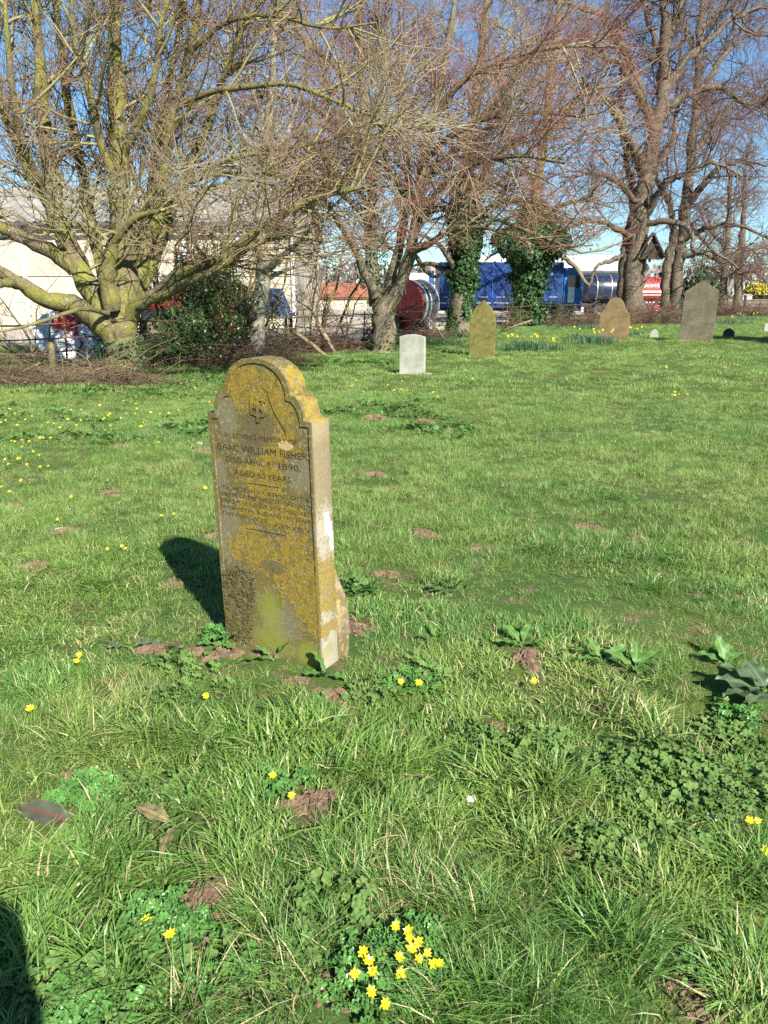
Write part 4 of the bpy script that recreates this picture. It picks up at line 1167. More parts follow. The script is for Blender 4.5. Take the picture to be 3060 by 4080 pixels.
# ================================================================== far country
MAT['willow'] = layered('yellow_willow', (.50, .42, .05), [((.36, .30, .04), .5, .4, .6)], .9)
MAT['far_wood'] = layered('bare_woodland', (.19, .155, .135), [((.14, .12, .10), .05, .4, .6), ((.24, .20, .18), .3, .5, .65)], 1.0)
MAT['hedge'] = layered('clipped_hedge', (.035, .045, .03), [((.05, .06, .035), 1, .4, .6)], .95)

def blob_crown(name, c, rx, ry, rz, n, size, mat, seed, **k):
    """crown of many small leaf faces inside an uneven ellipsoid"""
    r_ = np.random.default_rng(seed)
    q = r_.normal(size=(n, 3)); q /= np.linalg.norm(q, axis=1, keepdims=True)
    rad = (.55 + .45 * r_.random(n) ** .5) * (.78 + .35 * vnoise(q[:, 0] * 3 + 5, q[:, 2] * 3 + q[:, 1] * 2, seed))
    p = q * rad[:, None] * np.array([rx, ry, rz])
    u = r_.normal(size=(n, 3)); u /= np.linalg.norm(u, axis=1, keepdims=True)
    v = np.cross(u, r_.normal(size=(n, 3))); v /= np.linalg.norm(v, axis=1, keepdims=True) + 1e-9
    s = size * r_.uniform(.5, 1.3, n)[:, None]
    V = np.stack([p - u * s, p + v * s * .6, p + u * s, p - v * s * .6], 1).reshape(-1, 3)
    me = np_mesh(name, V, np.arange(n * 4).reshape(-1, 4)); fattr(me, 'bl', np.repeat(r_.random(n), 4))
    return me

def leafy_tree(name, loc, h, rx, rz, n, size, mat, seed, label, trunk_r, **k):
    root = empty(name, loc, label=label, cat='tree', **k)
    me = blob_crown('crown', None, rx, rx, rz, n, size, mat, seed)
    link_mesh('crown', me, mat, root, (0, 0, h - rz))
    MB().tube([(0, 0, -.1), (trunk_r * .3, 0, h * .4), (0, trunk_r * .3, h * .8)], [trunk_r, trunk_r * .7, trunk_r * .3], 8).build('trunk', MAT['bark_lime'], root)
p = at(3012, 1195, 335); leafy_tree('willow_tree', (p.x, 335, 0), 6.6, 5.2, 3.3, 2600, .5, MAT['willow'], 3, 'bright yellow willow at the far edge of the field', .35)
p = at(3075, 1195, 338); leafy_tree('evergreen_tree', (p.x + 1.5, 338, 0), 5.0, 4.4, 2.6, 1800, .5, MAT['hedge'], 4, 'dark rounded evergreen beside the yellow willow', .3)
def box_hedge():
    p0 = at(2996, 1195, 326); p1 = at(3090, 1195, 326)
    r_ = np.random.default_rng(8); n = 3000
    L = p1.x - p0.x + 20
    p = np.stack([r_.random(n) * L, r_.random(n) * 1.6, r_.random(n) ** .6 * 1.7], 1)
    u = r_.normal(size=(n, 3)); u /= np.linalg.norm(u, axis=1, keepdims=True); v = np.cross(u, r_.normal(size=(n, 3))); v /= np.linalg.norm(v, axis=1, keepdims=True)
    V = np.stack([p - u * .3, p + v * .2, p + u * .3, p - v * .2], 1).reshape(-1, 3)
    link_mesh('clipped_hedge', np_mesh('clipped_hedge', V, np.arange(n * 4).reshape(-1, 4)), MAT['hedge'], None, (p0.x, 326, 0), label='dark clipped hedge along the far edge of the stubble field', cat='hedge')
box_hedge()
def far_woods():
    r_ = np.random.default_rng(12)
    Vs, n = [], 9000
    x = r_.uniform(-380, 520, n); y = 420 + r_.random(n) * 160
    top = 7 + 9 * vnoise(x * .02, y * .01, 4) + 5 * vnoise(x * .09, y * .05, 6) + (y - 420) * .05
    z = r_.random(n) ** .7 * top
    p = np.stack([x, y, z], 1)
    u = np.stack([r_.normal(size=n) * .6, r_.normal(size=n) * .6, np.ones(n)], 1); u /= np.linalg.norm(u, axis=1, keepdims=True)
    v = np.cross(u, r_.normal(size=(n, 3))); v /= np.linalg.norm(v, axis=1, keepdims=True)
    s = r_.uniform(1.2, 3.4, n)[:, None]
    V = np.stack([p - u * s, p + v * s * .5, p + u * s, p - v * s * .5], 1).reshape(-1, 3)
    link_mesh('woodland', np_mesh('woodland', V, np.arange(n * 4).reshape(-1, 4)), MAT['far_wood'], kind='stuff', label='far-off bare brown woodland on the horizon')
far_woods()
# unseen yew, added outside the frame to cast shade by the gate
leafy_tree('unseen_yew', (16.1, 23.3, 0), 5.2, 2.2, 1.8, 9000, .16, MAT['evergreen'], 9, 'unseen dark yew added to shade the grass by the gate', .3)

# ================================================================== farm machines
MAT['white_paint'] = layered('dusty_white', (.74, .74, .72), [((.62, .62, .60), 3, .45, .62)], .5, None, .4)
MAT['red_paint'] = layered('red_paint', (.56, .045, .03), [((.42, .03, .025), 4, .45, .62)], .45, None, .4)
MAT['blue_paint'] = layered('blue_paint', (.025, .13, .38), [((.02, .13, .40), 4, .45, .62)], .4, None, .4)
MAT['blue_sheet'] = layered('blue_curtain', (.008, .042, .19), [((.006, .028, .13), 1.6, .4, .62)], .4, (3, .35, .05), .4)
MAT['black_paint'] = layered('black_paint', (.018, .018, .02), [((.05, .045, .04), 4, .5, .65)], .5, None, .4)
MAT['orange'] = layered('orange_plastic', (.62, .085, .03), [((.45, .06, .03), 5, .45, .65)], .5, None, .4)
MAT['hose'] = layered('black_hose', (.035, .042, .055), [((.07, .075, .085), 6, .5, .65)], .5, None, .35)
MAT['zinc'] = layered('galvanised', (.42, .42, .42), [((.30, .30, .30), 6, .45, .65)], .45, None, .5, .5)
MAT['navy'] = layered('navy_tank', (.02, .03, .07), [((.05, .05, .06), 3, .45, .6)], .3, None, .5)
MAT['red_tank'] = layered('faded_red_tank', (.50, .075, .055), [((.42, .06, .05), 2, .45, .6)], .4, None, .4)

def wheel(parent, c, r, wd, rim_mat, lugs=0, name='wheel'):
    """axle along local y"""
    t = MB().lathe([(r * .58, -wd * .42), (r * .72, -wd * .5), (r * .93, -wd * .5), (r, -wd * .36), (r, wd * .36), (r * .93, wd * .5), (r * .72, wd * .5), (r * .58, wd * .42), (r * .58, -wd * .42)], 28, 'y')
    if lugs:
        for k in range(lugs):
            a = 2 * math.pi * k / lugs
            for s in (-1, 1):
                aa = a + (s * .5 * math.pi / lugs)
                t.box((math.sin(aa) * r, s * wd * .24, math.cos(aa) * r), (.055, wd * .5, .09), rot=(0, aa, s * .6))
    w_ = empty(name, c); w_.parent = parent
    t.build('tyre', MAT['rubber'], w_, smooth=False)
    MB().lathe([(.03, -wd * .25), (r * .3, -wd * .22), (r * .5, -wd * .36), (r * .59, -wd * .38), (r * .59, wd * .38), (r * .5, wd * .36), (r * .3, wd * .22), (.03, wd * .25)], 24, 'y').build('rim', rim_mat, w_)
    return w_

def text_mesh(name, s, size, width, mat, parent, M, depth=.01):
    polys = text_polys(s, size, 0, 0, width)
    o = curve_plate(name, polys, depth, mat, parent, 0)
    o.matrix_local = M
    return o

def spreader():
    Y = 20.3
    c = at(302, 1338, Y)
    n = Vector((.42, -.55, .72)).normalized(); e1 = Vector((.87, 0, -.5)); e1 = (e1 - n * e1.dot(n)).normalized(); e2 = n.cross(e1)
    M = Matrix((e1, e2, n)).transposed().to_4x4(); M.translation = c
    root = empty('spreader_machine', label='white round farm spreader tipped on its side with red frame and blue hub', cat='farm machine')
    root.matrix_world = M
    r = 1.0
    MB().lathe([(.05, .10), (.30, .13), (.85, .03), (.93, .0), (r, -.05), (r, -.13), (.86, -.20), (.45, -.50), (.10, -.52)], 40).build('hopper', MAT['white_paint'], root)
    for a in (20, 320):
        ca, sa = math.cos(R(a)), math.sin(R(a))
        MB().tube([(.12 * ca, .12 * sa, .132), (.32 * ca, .32 * sa, .135), (.9 * ca, .9 * sa, .027)], .012, 6).build('seam', MAT['black_paint'], root)
    f = MB()
    for k in range(3): f.box((-.30 - .03 * k, .30 - .21 * k, .14 + .03 * k), (.46, .17, .10), rot=(0, .1, .5))
    f.box((-.12, .12, .18), (.10, .62, .08), rot=(0, 0, .5)).box((-.52, .05, .15), (.09, .55, .08), rot=(0, 0, .5))
    f.build('frame', MAT['red_paint'], root, bevel=.015)
    MB().lathe([(.0, .16), (.20, .16), (.21, .13), (.21, -.02)], 28, c=(.46, .52, 0)).build('hub', MAT['blue_paint'], root)
    MB().lathe([(.0, .24), (.06, .24), (.09, .15)], 16, c=(.46, .52, 0)).build('shaft', MAT['zinc'], root)
    t = curve_plate('lettering', text_polys('TRANSPREAD', .085, 0, 0, .58), .008, MAT['blue_paint'], root, 0)
    t.data.transform(Matrix(((1, 0, 0, 0), (0, 0, 1, 0), (0, -1, 0, 0), (0, 0, 0, 1))))
    t.data.transform(Matrix.Rotation(R(90), 4, 'Z')); t.location = (.80, -.18, .055); t.rotation_euler = (0, R(8), R(-12))
    for s in (-1, 1):
        a = M @ Vector((.2 * s - .2, -.5, -.15)); b = Vector((a.x + .1 * s, a.y + .2, 0))
        ml = M.inverted()
        MB().tube([ml @ a, ml @ b], .045, 8).build('leg', MAT['black_paint'], root)
spreader()

def tractor():
    Y = 27.0
    p = at(790, 1370, Y)
    root = empty('tractor', (p.x, Y, .03), R(4), label='dark tractor with red bonnet and large muddy rear tyres half hidden in the hedge', cat='tractor')
    # faces -x ; front wheel near x=-1.2, rear wheel near x=+1.15
    for s in (-1, 1):
        wheel(root, (1.15, s * .78, .86), .86, .46, MAT['red_paint'], 18)
        wheel(root, (-1.2, s * .72, .52), .52, .34, MAT['field'], 14)
    MB().box((-.85, 0, 1.02), (1.9, .62, .42)).box((-.1, 0, .72), (2.4, .42, .36)).build('chassis', MAT['black_paint'], root, bevel=.03)
    bn = MB().prism([(-1.75, 1.05), (-1.78, 1.42), (-1.6, 1.58), (-.2, 1.72), (-.1, 1.1)], -.34, .34).build('bonnet', MAT['red_paint'], root, bevel=.04)
    MB().box((-1.79, 0, 1.26), (.04, .5, .26)).build('grille', MAT['black_paint'], bn)
    for s in (-1, 1): MB().box((-1.8, s * .22, 1.45), (.05, .12, .08)).build('headlight', MAT['zinc'], bn)
    cb = MB().box((.62, 0, 2.58), (1.5, 1.4, .10)).build('cab_roof', MAT['red_paint'], root, bevel=.03)
    for x in (-.05, 1.25):
        for s in (-1, 1): MB().tube([(x, s * .62, 1.2), (x + (.06 if x < 0 else -.02), s * .60, 2.55)], .035, 8).build('cab_pillar', MAT['black_paint'], root)
    MB().box((.6, 0, 1.9), (1.18, 1.1, 1.2)).build('cab_glass', MAT['glass'], root)
    for s in (-1, 1): MB().prism([(.35, 1.2), (.5, 1.75), (.9, 1.92), (1.5, 1.92), (1.85, 1.7), (1.95, 1.3), (1.85, 1.3), (1.75, 1.6), (1.45, 1.8), (.95, 1.8), (.6, 1.65), (.45, 1.2)], s * .78 - .22, s * .78 + .22).build('mudguard', MAT['black_paint'], root)
    MB().tube([(-.55, .2, 1.6), (-.55, .2, 2.5)], .04, 8).build('exhaust', MAT['steel_dark'], root)
    # blue implement
    p = at(1095, 1340, 27.5)
    imp = empty('implement', (p.x, 27.5, .03), R(-6), label='blue farm implement parked behind the tractor', cat='farm machine')
    MB().prism([(-.45, 1.2), (-.35, 1.75), (.2, 1.75), (.45, 1.15), (.5, .95), (-.45, .95)], -.5, .5).build('hopper', MAT['blue_paint'], imp, bevel=.02)
    MB().box((0, 0, .88), (1.3, .9, .12)).build('frame', MAT['blue_paint'], imp, bevel=.01)
    for x in (-.5, .5):
        for s in (-1, 1): MB().box((x, s * .38, .41), (.09, .09, .82)).build('leg', MAT['black_paint'], imp)
tractor()

def pipes(px, py, Y, n, L, label, yaw):
    p = at(px, py, Y)
    for k in range(n):
        zz = .085 + (.145 if k == n - 1 and n > 2 else 0)
        yy = (k if not (k == n - 1 and n > 2) else .5) * .175
        t = MB().lathe([(.06, -L / 2), (.085, -L / 2), (.085, L / 2), (.06, L / 2), (.06, -L / 2)], 14, 'x')
        o = t.build('pipe', MAT['orange'], label=label, cat='pipe', group='orange pipes behind the fence')
        o.location = (p.x + .05 * k, Y + yy, .03 + zz * 1.0 + .0); o.rotation_euler = (0, 0, yaw)
pipes(655, 1392, 21.3, 3, 1.05, 'fat orange pipe lying in the short stack beside the mossy tree', R(3))
pipes(955, 1392, 22.0, 2, 1.3, 'orange pipe lying on the ground by the pale smooth trunk', R(-6))

def hose_reel():
    Y = 33.6
    p = at(1606, 1330, Y)
    # axis along local x : red disc at -x end
    root = empty('hose_reel', (p.x, Y, .03), R(52), label='big irrigation hose reel with red end disc and coiled black hose', cat='hose reel')
    r = 1.02; zc = 1.16
    MB().lathe([(.0, -.06), (r, -.06), (r + .03, -.04), (r + .03, .0), (r, .02), (.0, .02)], 44, 'x', (0, 0, zc)).build('end_disc', MAT['red_paint'], root)
    MB().lathe([(.0, .02), (r, .02), (r + .02, .06), (r, .09), (0, .09)], 44, 'x', (1.15, 0, zc)).build('end_disc', MAT['zinc'], root)
    MB().lathe([(.55, .02), (.55, 1.16)], 32, 'x', (0, 0, zc)).build('drum', MAT['black_paint'], root)
    cm = MB()
    for k in range(10):
        x = .09 + .107 * k
        rr = .93 + .02 * (k % 2)
        cm = MB().lathe([(rr + .05 * math.cos(R(a)), x + .05 * math.sin(R(a))) for a in range(0, 361, 45)], 40, 'x', (0, 0, zc))
        cm.build('hose_coil', MAT['zinc'] if k in (0, 3, 6) else MAT['hose'], root)
    t = curve_plate('lettering', text_polys('RM', .42, 0, 0, .62), .01, MAT['white_paint'], root, 0)
    t.data.transform(Matrix.Rotation(R(-90), 4, 'Z')); t.location = (-.075, .12, zc + .52); t.rotation_euler = (R(-18), 0, 0)
    MB().box((.55, 0, .12), (1.9, .14, .12)).box((.0, 0, .3), (.12, .9, .12)).box((1.2, 0, .3), (.12, .9, .12)).build('frame', MAT['red_paint'], root, bevel=.01)
    for s in (-1, 1): wheel(root, (.6, s * .95, .34), .34, .2, MAT['zinc'])
    MB().box((-.28, .2, .42), (.30, .6, .5)).build('gearbox', MAT['black_paint'], root, bevel=.03)
hose_reel()

def lorry():
    Y = 50.0
    x0 = at(1735, 1178, Y).x; x1 = at(2330, 1178, Y).x
    L = x1 - x0
    root = empty('lorry', (x0, Y, .03), R(3), label='blue curtain-sided lorry parked along the churchyard fence', cat='lorry')
    bx = L * .83
    bd = MB().box((bx / 2 + .25, 1.25, 2.15), (bx, 2.5, 2.75)).build('body', MAT['blue_sheet'], root, bevel=.05)
    n = 7
    for k in range(n + 1):
        MB().box((.25 + bx * k / n, -.02, 2.15), (.05, .05, 2.7)).build('strap', MAT['blue_paint'], bd)
    for k in range(n):
        MB().box((.25 + bx * (k + .5) / n, -.025, 1.06), (bx / n * .86, .03, .09)).build('reflective_strip', MAT['zinc'], bd)
        MB().box((.25 + bx * (k + .5) / n, -.025, 1.42), (bx / n * .5, .03, .05)).build('reflective_strip', MAT['zinc'], bd)
    MB().box((L * .5, 1.25, .66), (L * .98, 1.0, .2)).build('chassis', MAT['black_paint'], root)
    cb = MB().prism([(bx + .35, .55), (bx + .35, 3.2), (L - .35, 3.2), (L - .08, 2.3), (L, 1.4), (L, .55)], .05, 2.45).build('cab', MAT['blue_paint'], root, bevel=.06)
    MB().box((bx + .95, .03, 2.35), (.75, .05, .75)).build('window', MAT['glass'], cb)
    MB().box((bx + .85, .02, 1.55), (.42, .06, .95)).build('side_panel', MAT['white_paint'], cb, bevel=.02)
    MB().box((bx + .9, -.02, .95), (.9, .05, .06)).build('step', MAT['zinc'], cb)
    for x in (1.5, 2.7, L - 1.0):
        for y in (.25, 2.25): wheel(root, (x, y, .5), .5, .3, MAT['zinc'])
    MB().tube([(-.25, .2, .7), (-.25, .2, 3.0)], .16, 12).build('cylinder_tank', MAT['blue_paint'], root)
    lad = MB()
    for s in (.6, 1.0): lad.tube([(-.2, s, .5), (-.2, s, 2.3)], .025, 6)
    for k in range(6): lad.tube([(-.2, .6, .7 + .28 * k), (-.2, 1.0, .7 + .28 * k)], .018, 6)
    lad.build('ladder', MAT['zinc'], root)

def tanker(name, px0, px1, Y, tank, label, r, zc, text=None, stripe=False):
    x0 = at(px0, 1178, Y).x; x1 = at(px1, 1178, Y).x; L = x1 - x0
    root = empty(name, (x0, Y, .03), R(2), label=label, cat='tanker')
    prof = [(.0, 0)] + [(r * math.sin(R(a)), .25 * (1 - math.cos(R(a)))) for a in range(15, 91, 15)] + [(r, L - .25)] + [(r * math.sin(R(a)), L - .25 * (1 - math.cos(R(a)))) for a in range(75, 0, -15)] + [(0, L)]
    tk = MB().lathe(prof, 36, 'x', (0, 1.2, zc)).build('tank', tank, root, smooth=True)
    for k in range(1, 4):
        MB().lathe([(r, -.03), (r + .025, -.03), (r + .025, .03), (r, .03)], 36, 'x', (L * k / 4, 1.2, zc)).build('band', MAT['zinc'] if not text else MAT['red_tank'], tk)
    if stripe:
        for dz, hh in ((-.18, .16), (-.45, .07)):
            st_ = MB()
            a0 = math.asin(dz / r)
            st_.box((L / 2, 1.2 - (r + .012) * math.cos(a0), zc + dz), (L * .96, .03, hh), rot=(-a0, 0, 0)).build('stripe', MAT['white_paint'], tk)
    if text:
        a0 = math.asin(.24 / r)
        t = curve_plate('lettering', text_polys(text, .24, 0, 0, L * .62), .012, MAT['white_paint'], tk, 0)
        t.location = (L / 2 - .25, 1.2 - (r + .03) * math.cos(a0), zc + .27); t.rotation_euler = (-a0, 0, 0)
    MB().box((L / 2, 1.2, zc - r - .12), (L, .9, .22)).build('chassis', MAT['black_paint'] if not text else MAT['zinc'], root, bevel=.02)
    for x in (L * .3, L * .3 + 1.15):
        for y in (.2, 2.2): wheel(root, (min(x, L - .6), y, .5), .5, .3, MAT['zinc'])
        g = MB()
        g.add([(x + .62 * math.cos(R(a)), yy, .52 + .62 * math.sin(R(a))) for a in range(10, 171, 20) for yy in (.03, .4)], [(2 * i, 2 * i + 2, 2 * i + 3, 2 * i + 1) for i in range(8)])
        g.build('mudguard', MAT['zinc'], root)
    MB().box((L / 2, .12, .62), (L * .5, .06, .5)).build('side_guard', MAT['red_tank'] if text else MAT['black_paint'], root)
lorry()
tanker('tanker', 2325, 2560, 56, MAT['navy'], 'dark navy tanker trailer parked end to end with the blue lorry', 1.0, 1.95)
tanker('tanker', 2500, 2735, 66, MAT['red_tank'], 'faded red tanker with white stripes seen between the furrowed trunks', 1.0, 2.0, 'SERVICES', True)

# ================================================================== fences
def iron_fence():
    pts = []
    for i in range(1, len(FENCE) - 1):
        a, b = Vector(FENCE[i]), Vector(FENCE[i + 1])
        n = max(1, round((b - a).length / 1.9))
        for k in range(n): pts.append(a.lerp(b, k / n))
    pts.append(Vector(FENCE[-1]))
    root = empty('iron_fence', (pts[0].x, pts[0].y, 0), label='rusty iron rail fence running along the hedge line', cat='fence')
    o = Vector((pts[0].x, pts[0].y, 0))
    rr = random.Random(2)
    tops = []
    for i, q in enumerate(pts):
        dx, dy = rr.uniform(-.06, .06), rr.uniform(-.05, .05)
        b = Vector((q.x, q.y, 0)) - o
        MB().tube([b + Vector((0, 0, -.1)), b + Vector((dx, dy, 1.1))], .021, 6).build('post', MAT['iron'], root)
        tops.append((b, dx, dy))
    for z in (.22, .48, .74, 1.02):
        for i in range(len(pts) - 1):
            a, b = tops[i], tops[i + 1]
            P0 = a[0] + Vector((a[1] * z, a[2] * z, z)); P1 = b[0] + Vector((b[1] * z, b[2] * z, z))
            mid = (P0 + P1) / 2 + Vector((0, 0, rr.uniform(-.03, .01)))
            MB().tube([P0, mid, P1], .015 if z < 1 else .018, 5).build('rail', MAT['iron'], root)
iron_fence()
g = Vector((at(213, 1500, 15.1).x, 15.1, 0))
o = MB().tube([(0, 0, -.2), (.01, 0, .3), (.03, 0, .72), (.035, 0, .76)], [.06, .058, .055, .035], 10).build('fence_post', MAT['post'], label='stout wooden post standing in front of the spreader', cat='post')
o.location = g
for i, (pa, pb) in enumerate((((345, 1490), (425, 1350)), ((265, 1470), (330, 1360)))):
    A = at(*pa, 15.2); B = at(*pb, 15.6); A.z = 0
    o = MB().tube([(0, 0, 0), (B - A) * .5, B - A], .022, 6).build('iron_stay', MAT['iron'], label=('slanting iron stay leaning against the fence beside the mossy trunk', 'slanting iron stay leaning against the fence beside the wooden post')[i], cat='fence stay')
    o.location = A
def field_gate():
    A = at(2962, 1258, 62); A.z = 0
    root = empty('field_gate', A, R(2), label='low dark metal field gate opening onto the stubble field', cat='gate')
    MB().tube([(0, 0, -.2), (0, 0, 1.55)], .11, 10).build('post', MAT['steel_dark'], root)
    for z in (.25, .65, 1.15): MB().tube([(.1, 0, z), (4.6, 0, z + .03)], .04, 8).build('rail', MAT['steel_dark'], root)
    for x in (1.2, 2.6, 4.4): MB().tube([(x, 0, .22), (x, 0, 1.17)], .03, 6).build('upright', MAT['steel_dark'], root)
    MB().tube([(4.75, 0, -.2), (4.75, 0, 1.4)], .10, 10).build('post', MAT['steel_dark'], root)
field_gate()

# ================================================================== bare earth and molehills
SOIL = [  # px, py, radius in m, raised?
    (812, 3600, .105, 1), (1235, 3200, .075, 0), (300, 3105, .060, 0), (270, 2122, .095, 1), (1487, 1670, .17, 1), (1690, 1682, .13, 1), (2098, 2622, .085, 1),
    (850, 2600, .10, 0), (1335, 2770, .075, 0), (1395, 2500, .11, 0), (1690, 2132, .10, 1), (2345, 2105, .11, 0), (1925, 2190, .09, 0), (610, 2592, .065, 1), (868, 2138, .07, 1),
    (808, 1800, .12, 1), (150, 2255, .10, 0), (450, 1965, .10, 0), (1495, 1895, .10, 1), (1980, 1632, .13, 0), (2540, 2150, .06, 0), (640, 3150, .05, 0), (2050, 3060, .045, 0), (2760, 3950, .09, 0),
    (2500, 3540, .045, 0), (1540, 2290, .06, 0), (2610, 1750, .10, 0), (2380, 1480, .14, 0), (700, 3780, .055, 0), (1060, 2600, .06, 0), (690, 2330, .07, 0), (1170, 2720, .05, 0), (2800, 3830, .06, 0), (1300, 3950, .05, 0), (60, 2020, .09, 0), (480, 1780, .12, 0), (2240, 3390, .05, 0), (1960, 2900, .05, 0)]
SP_ = [(ground(a, b), r, up) for a, b, r, up in SOIL]

def soil_mesh(r, h, seed):
    r_ = random.Random(seed)
    n, m = 34, 12
    V = [(0, 0, h)]
    ph = [r_.uniform(0, 6) for _ in range(5)]
    for i in range(1, m + 1):
        for j in range(n):
            a = 2 * math.pi * j / n
            rr = r * i / m * (1 + .30 * math.sin(2 * a + ph[0]) + .22 * math.sin(3 * a + ph[1]) + .13 * math.sin(5 * a + ph[2]) + .10 * math.sin(9 * a + ph[3]) + r_.uniform(-.05, .05))
            z = h * (1 - (i / m) ** 1.5) + r_.uniform(-.5, 1) * .012 * (1 if i < m - 1 else 0) - (.014 if i == m else 0)
            V.append((rr * math.cos(a), rr * math.sin(a) * .85, z))
    F = [(0, 1 + j, 1 + (j + 1) % n) for j in range(n)]
    for i in range(m - 1):
        for j in range(n):
            F.append((1 + i * n + j, 1 + (i + 1) * n + j, 1 + (i + 1) * n + (j + 1) % n, 1 + i * n + (j + 1) % n))
    for k in range(26):                                        # loose crumbs
        a = r_.uniform(0, 6.283); q = r * math.sqrt(r_.random()) * 1.15; s = r_.uniform(.003, .009) * (1 + r * 2)
        c = Vector((q * math.cos(a), q * math.sin(a) * .85, max(h * (1 - (q / r) ** 1.5), 0) + s * .3)); b = len(V)
        for dx, dy, dz in ((1, 0, 0), (-1, 0, 0), (0, 1, 0), (0, -1, 0), (0, 0, 1), (0, 0, -1)):
            V.append(tuple(c + Vector((dx, dy, dz)) * s * r_.uniform(.6, 1.3)))
        F += [(b + p, b + q_, b + t_) for p, q_, t_ in ((0, 2, 4), (2, 1, 4), (1, 3, 4), (3, 0, 4), (2, 0, 5), (1, 2, 5), (3, 1, 5), (0, 3, 5))]
    me = bpy.data.meshes.new('molehill'); me.from_pydata(V, [], F); me.update(); return me
MOLE = ['crumbly molehill beside the celandines with pale-tipped petals', 'low molehill with a white flint on it, left of the headstone shadow', 'larger molehill among dark weeds beyond the arched headstone', 'smaller molehill beside the larger one among dark weeds',
        'molehill with a dock rosette beside it', 'lone molehill in the open lawn level with the verse on the headstone', 'small molehill left of the headstone foot near flat grey dock leaves', 'small molehill just left of the headstone edge near its shadow', 'molehill in the celandine-dotted lawn towards the brush heap', 'molehill close behind the right edge of the headstone shoulder', 'molehill in the lawn']
for i, (g, r, up) in enumerate(SP_):
    if up:
        link_mesh('molehill', soil_mesh(r * 1.0, r * .34, i), MAT['soil'], None, (g.x, g.y, g.z), label=MOLE[sum(q[2] for q in SP_[:i])], cat='molehill')
    else:
        link_mesh('earth_patch', soil_mesh(r * 1.1, .014, i), MAT['soil'], None, (g.x, g.y, g.z), kind='structure', label='patch of bare brown earth')
# white flints
MAT['flint'] = layered('white_flint', (.72, .70, .64), [((.5, .47, .4), 30, .5, .65)], .6)
for i, (a, b, s, lab) in enumerate(((240, 2118, .030, 'white flint lying on the molehill left of the arched headstone'), (795, 1770, .026, 'pale stone on the lawn near the brush heap'), (1870, 3190, .016, 'small white flint deep in the foreground grass'), (2835, 3265, .018, 'small white flint beside the nettle patch'), (395, 3095, .012, 'tiny pale flint on bare earth by the dock leaf'))):
    g = ground(a, b)
    bm = bmesh.new(); bmesh.ops.create_icosphere(bm, subdivisions=2, radius=s)
    r_ = random.Random(i)
    for v in bm.verts: v.co = Vector((v.co.x * 1.3, v.co.y, v.co.z * .6)) * (1 + r_.uniform(-.22, .22))
    me = bpy.data.meshes.new('flint'); bm.to_mesh(me); bm.free()
    link_mesh('flint', me, MAT['flint'], None, (g.x, g.y, g.z + s * .35), label=lab, cat='stone')

# ================================================================== grass
def tuft(name, nb, rad, h, wd, lean, seed, mat, k=4, flop=.0):
    r_ = np.random.default_rng(seed)
    a = r_.random(nb) * 2 * np.pi; rr = np.sqrt(r_.random(nb)) * rad
    base = np.stack([np.cos(a) * rr, np.sin(a) * rr, np.full(nb, -.012)], 1)
    az = a + r_.normal(size=nb) * .9
    hh = h * r_.uniform(.45, 1.2, nb)
    ln = lean * r_.uniform(.3, 1.6, nb) + flop * (r_.random(nb) < .25)
    t = np.linspace(0, 1, k + 1)
    out = np.stack([np.cos(az), np.sin(az), np.zeros(nb)], 1)
    tw = az + np.pi / 2 + r_.normal(size=nb) * .5
    sd = np.stack([np.cos(tw), np.sin(tw), r_.normal(size=nb) * .25], 1)
    P = base[:, None] + out[:, None] * (ln * hh)[:, None, None] * (t ** 1.8)[None, :, None]
    z = hh[:, None] * (t[None] - (.42 * np.clip(ln, 0, 1.8))[:, None] * t[None] ** 2.2)
    P[:, :, 2] += z
    wds = wd * r_.uniform(.6, 1.3, nb)[:, None] * (np.array([.75, 1, .95, .7, .06]) if k == 4 else np.linspace(1, .06, k + 1))[None]
    V = np.stack([P - sd[:, None] * wds[..., None] / 2, P + sd[:, None] * wds[..., None] / 2], 2)
    V = V.reshape(-1, 3)
    i = np.arange(nb * (k + 1) * 2).reshape(nb, k + 1, 2)
    F = np.stack([i[:, :-1, 0], i[:, :-1, 1], i[:, 1:, 1], i[:, 1:, 0]], -1).reshape(-1, 4)
    me = np_mesh(name, V, F)
    fattr(me, 'bl', np.repeat(r_.random(nb), (k + 1) * 2)); fattr(me, 'along', np.tile(np.repeat(t, 2), nb))
    me.materials.append(mat)
    me.polygons.foreach_set('use_smooth', np.ones(len(me.polygons), bool))
    return bpy.data.objects.new(name, me)

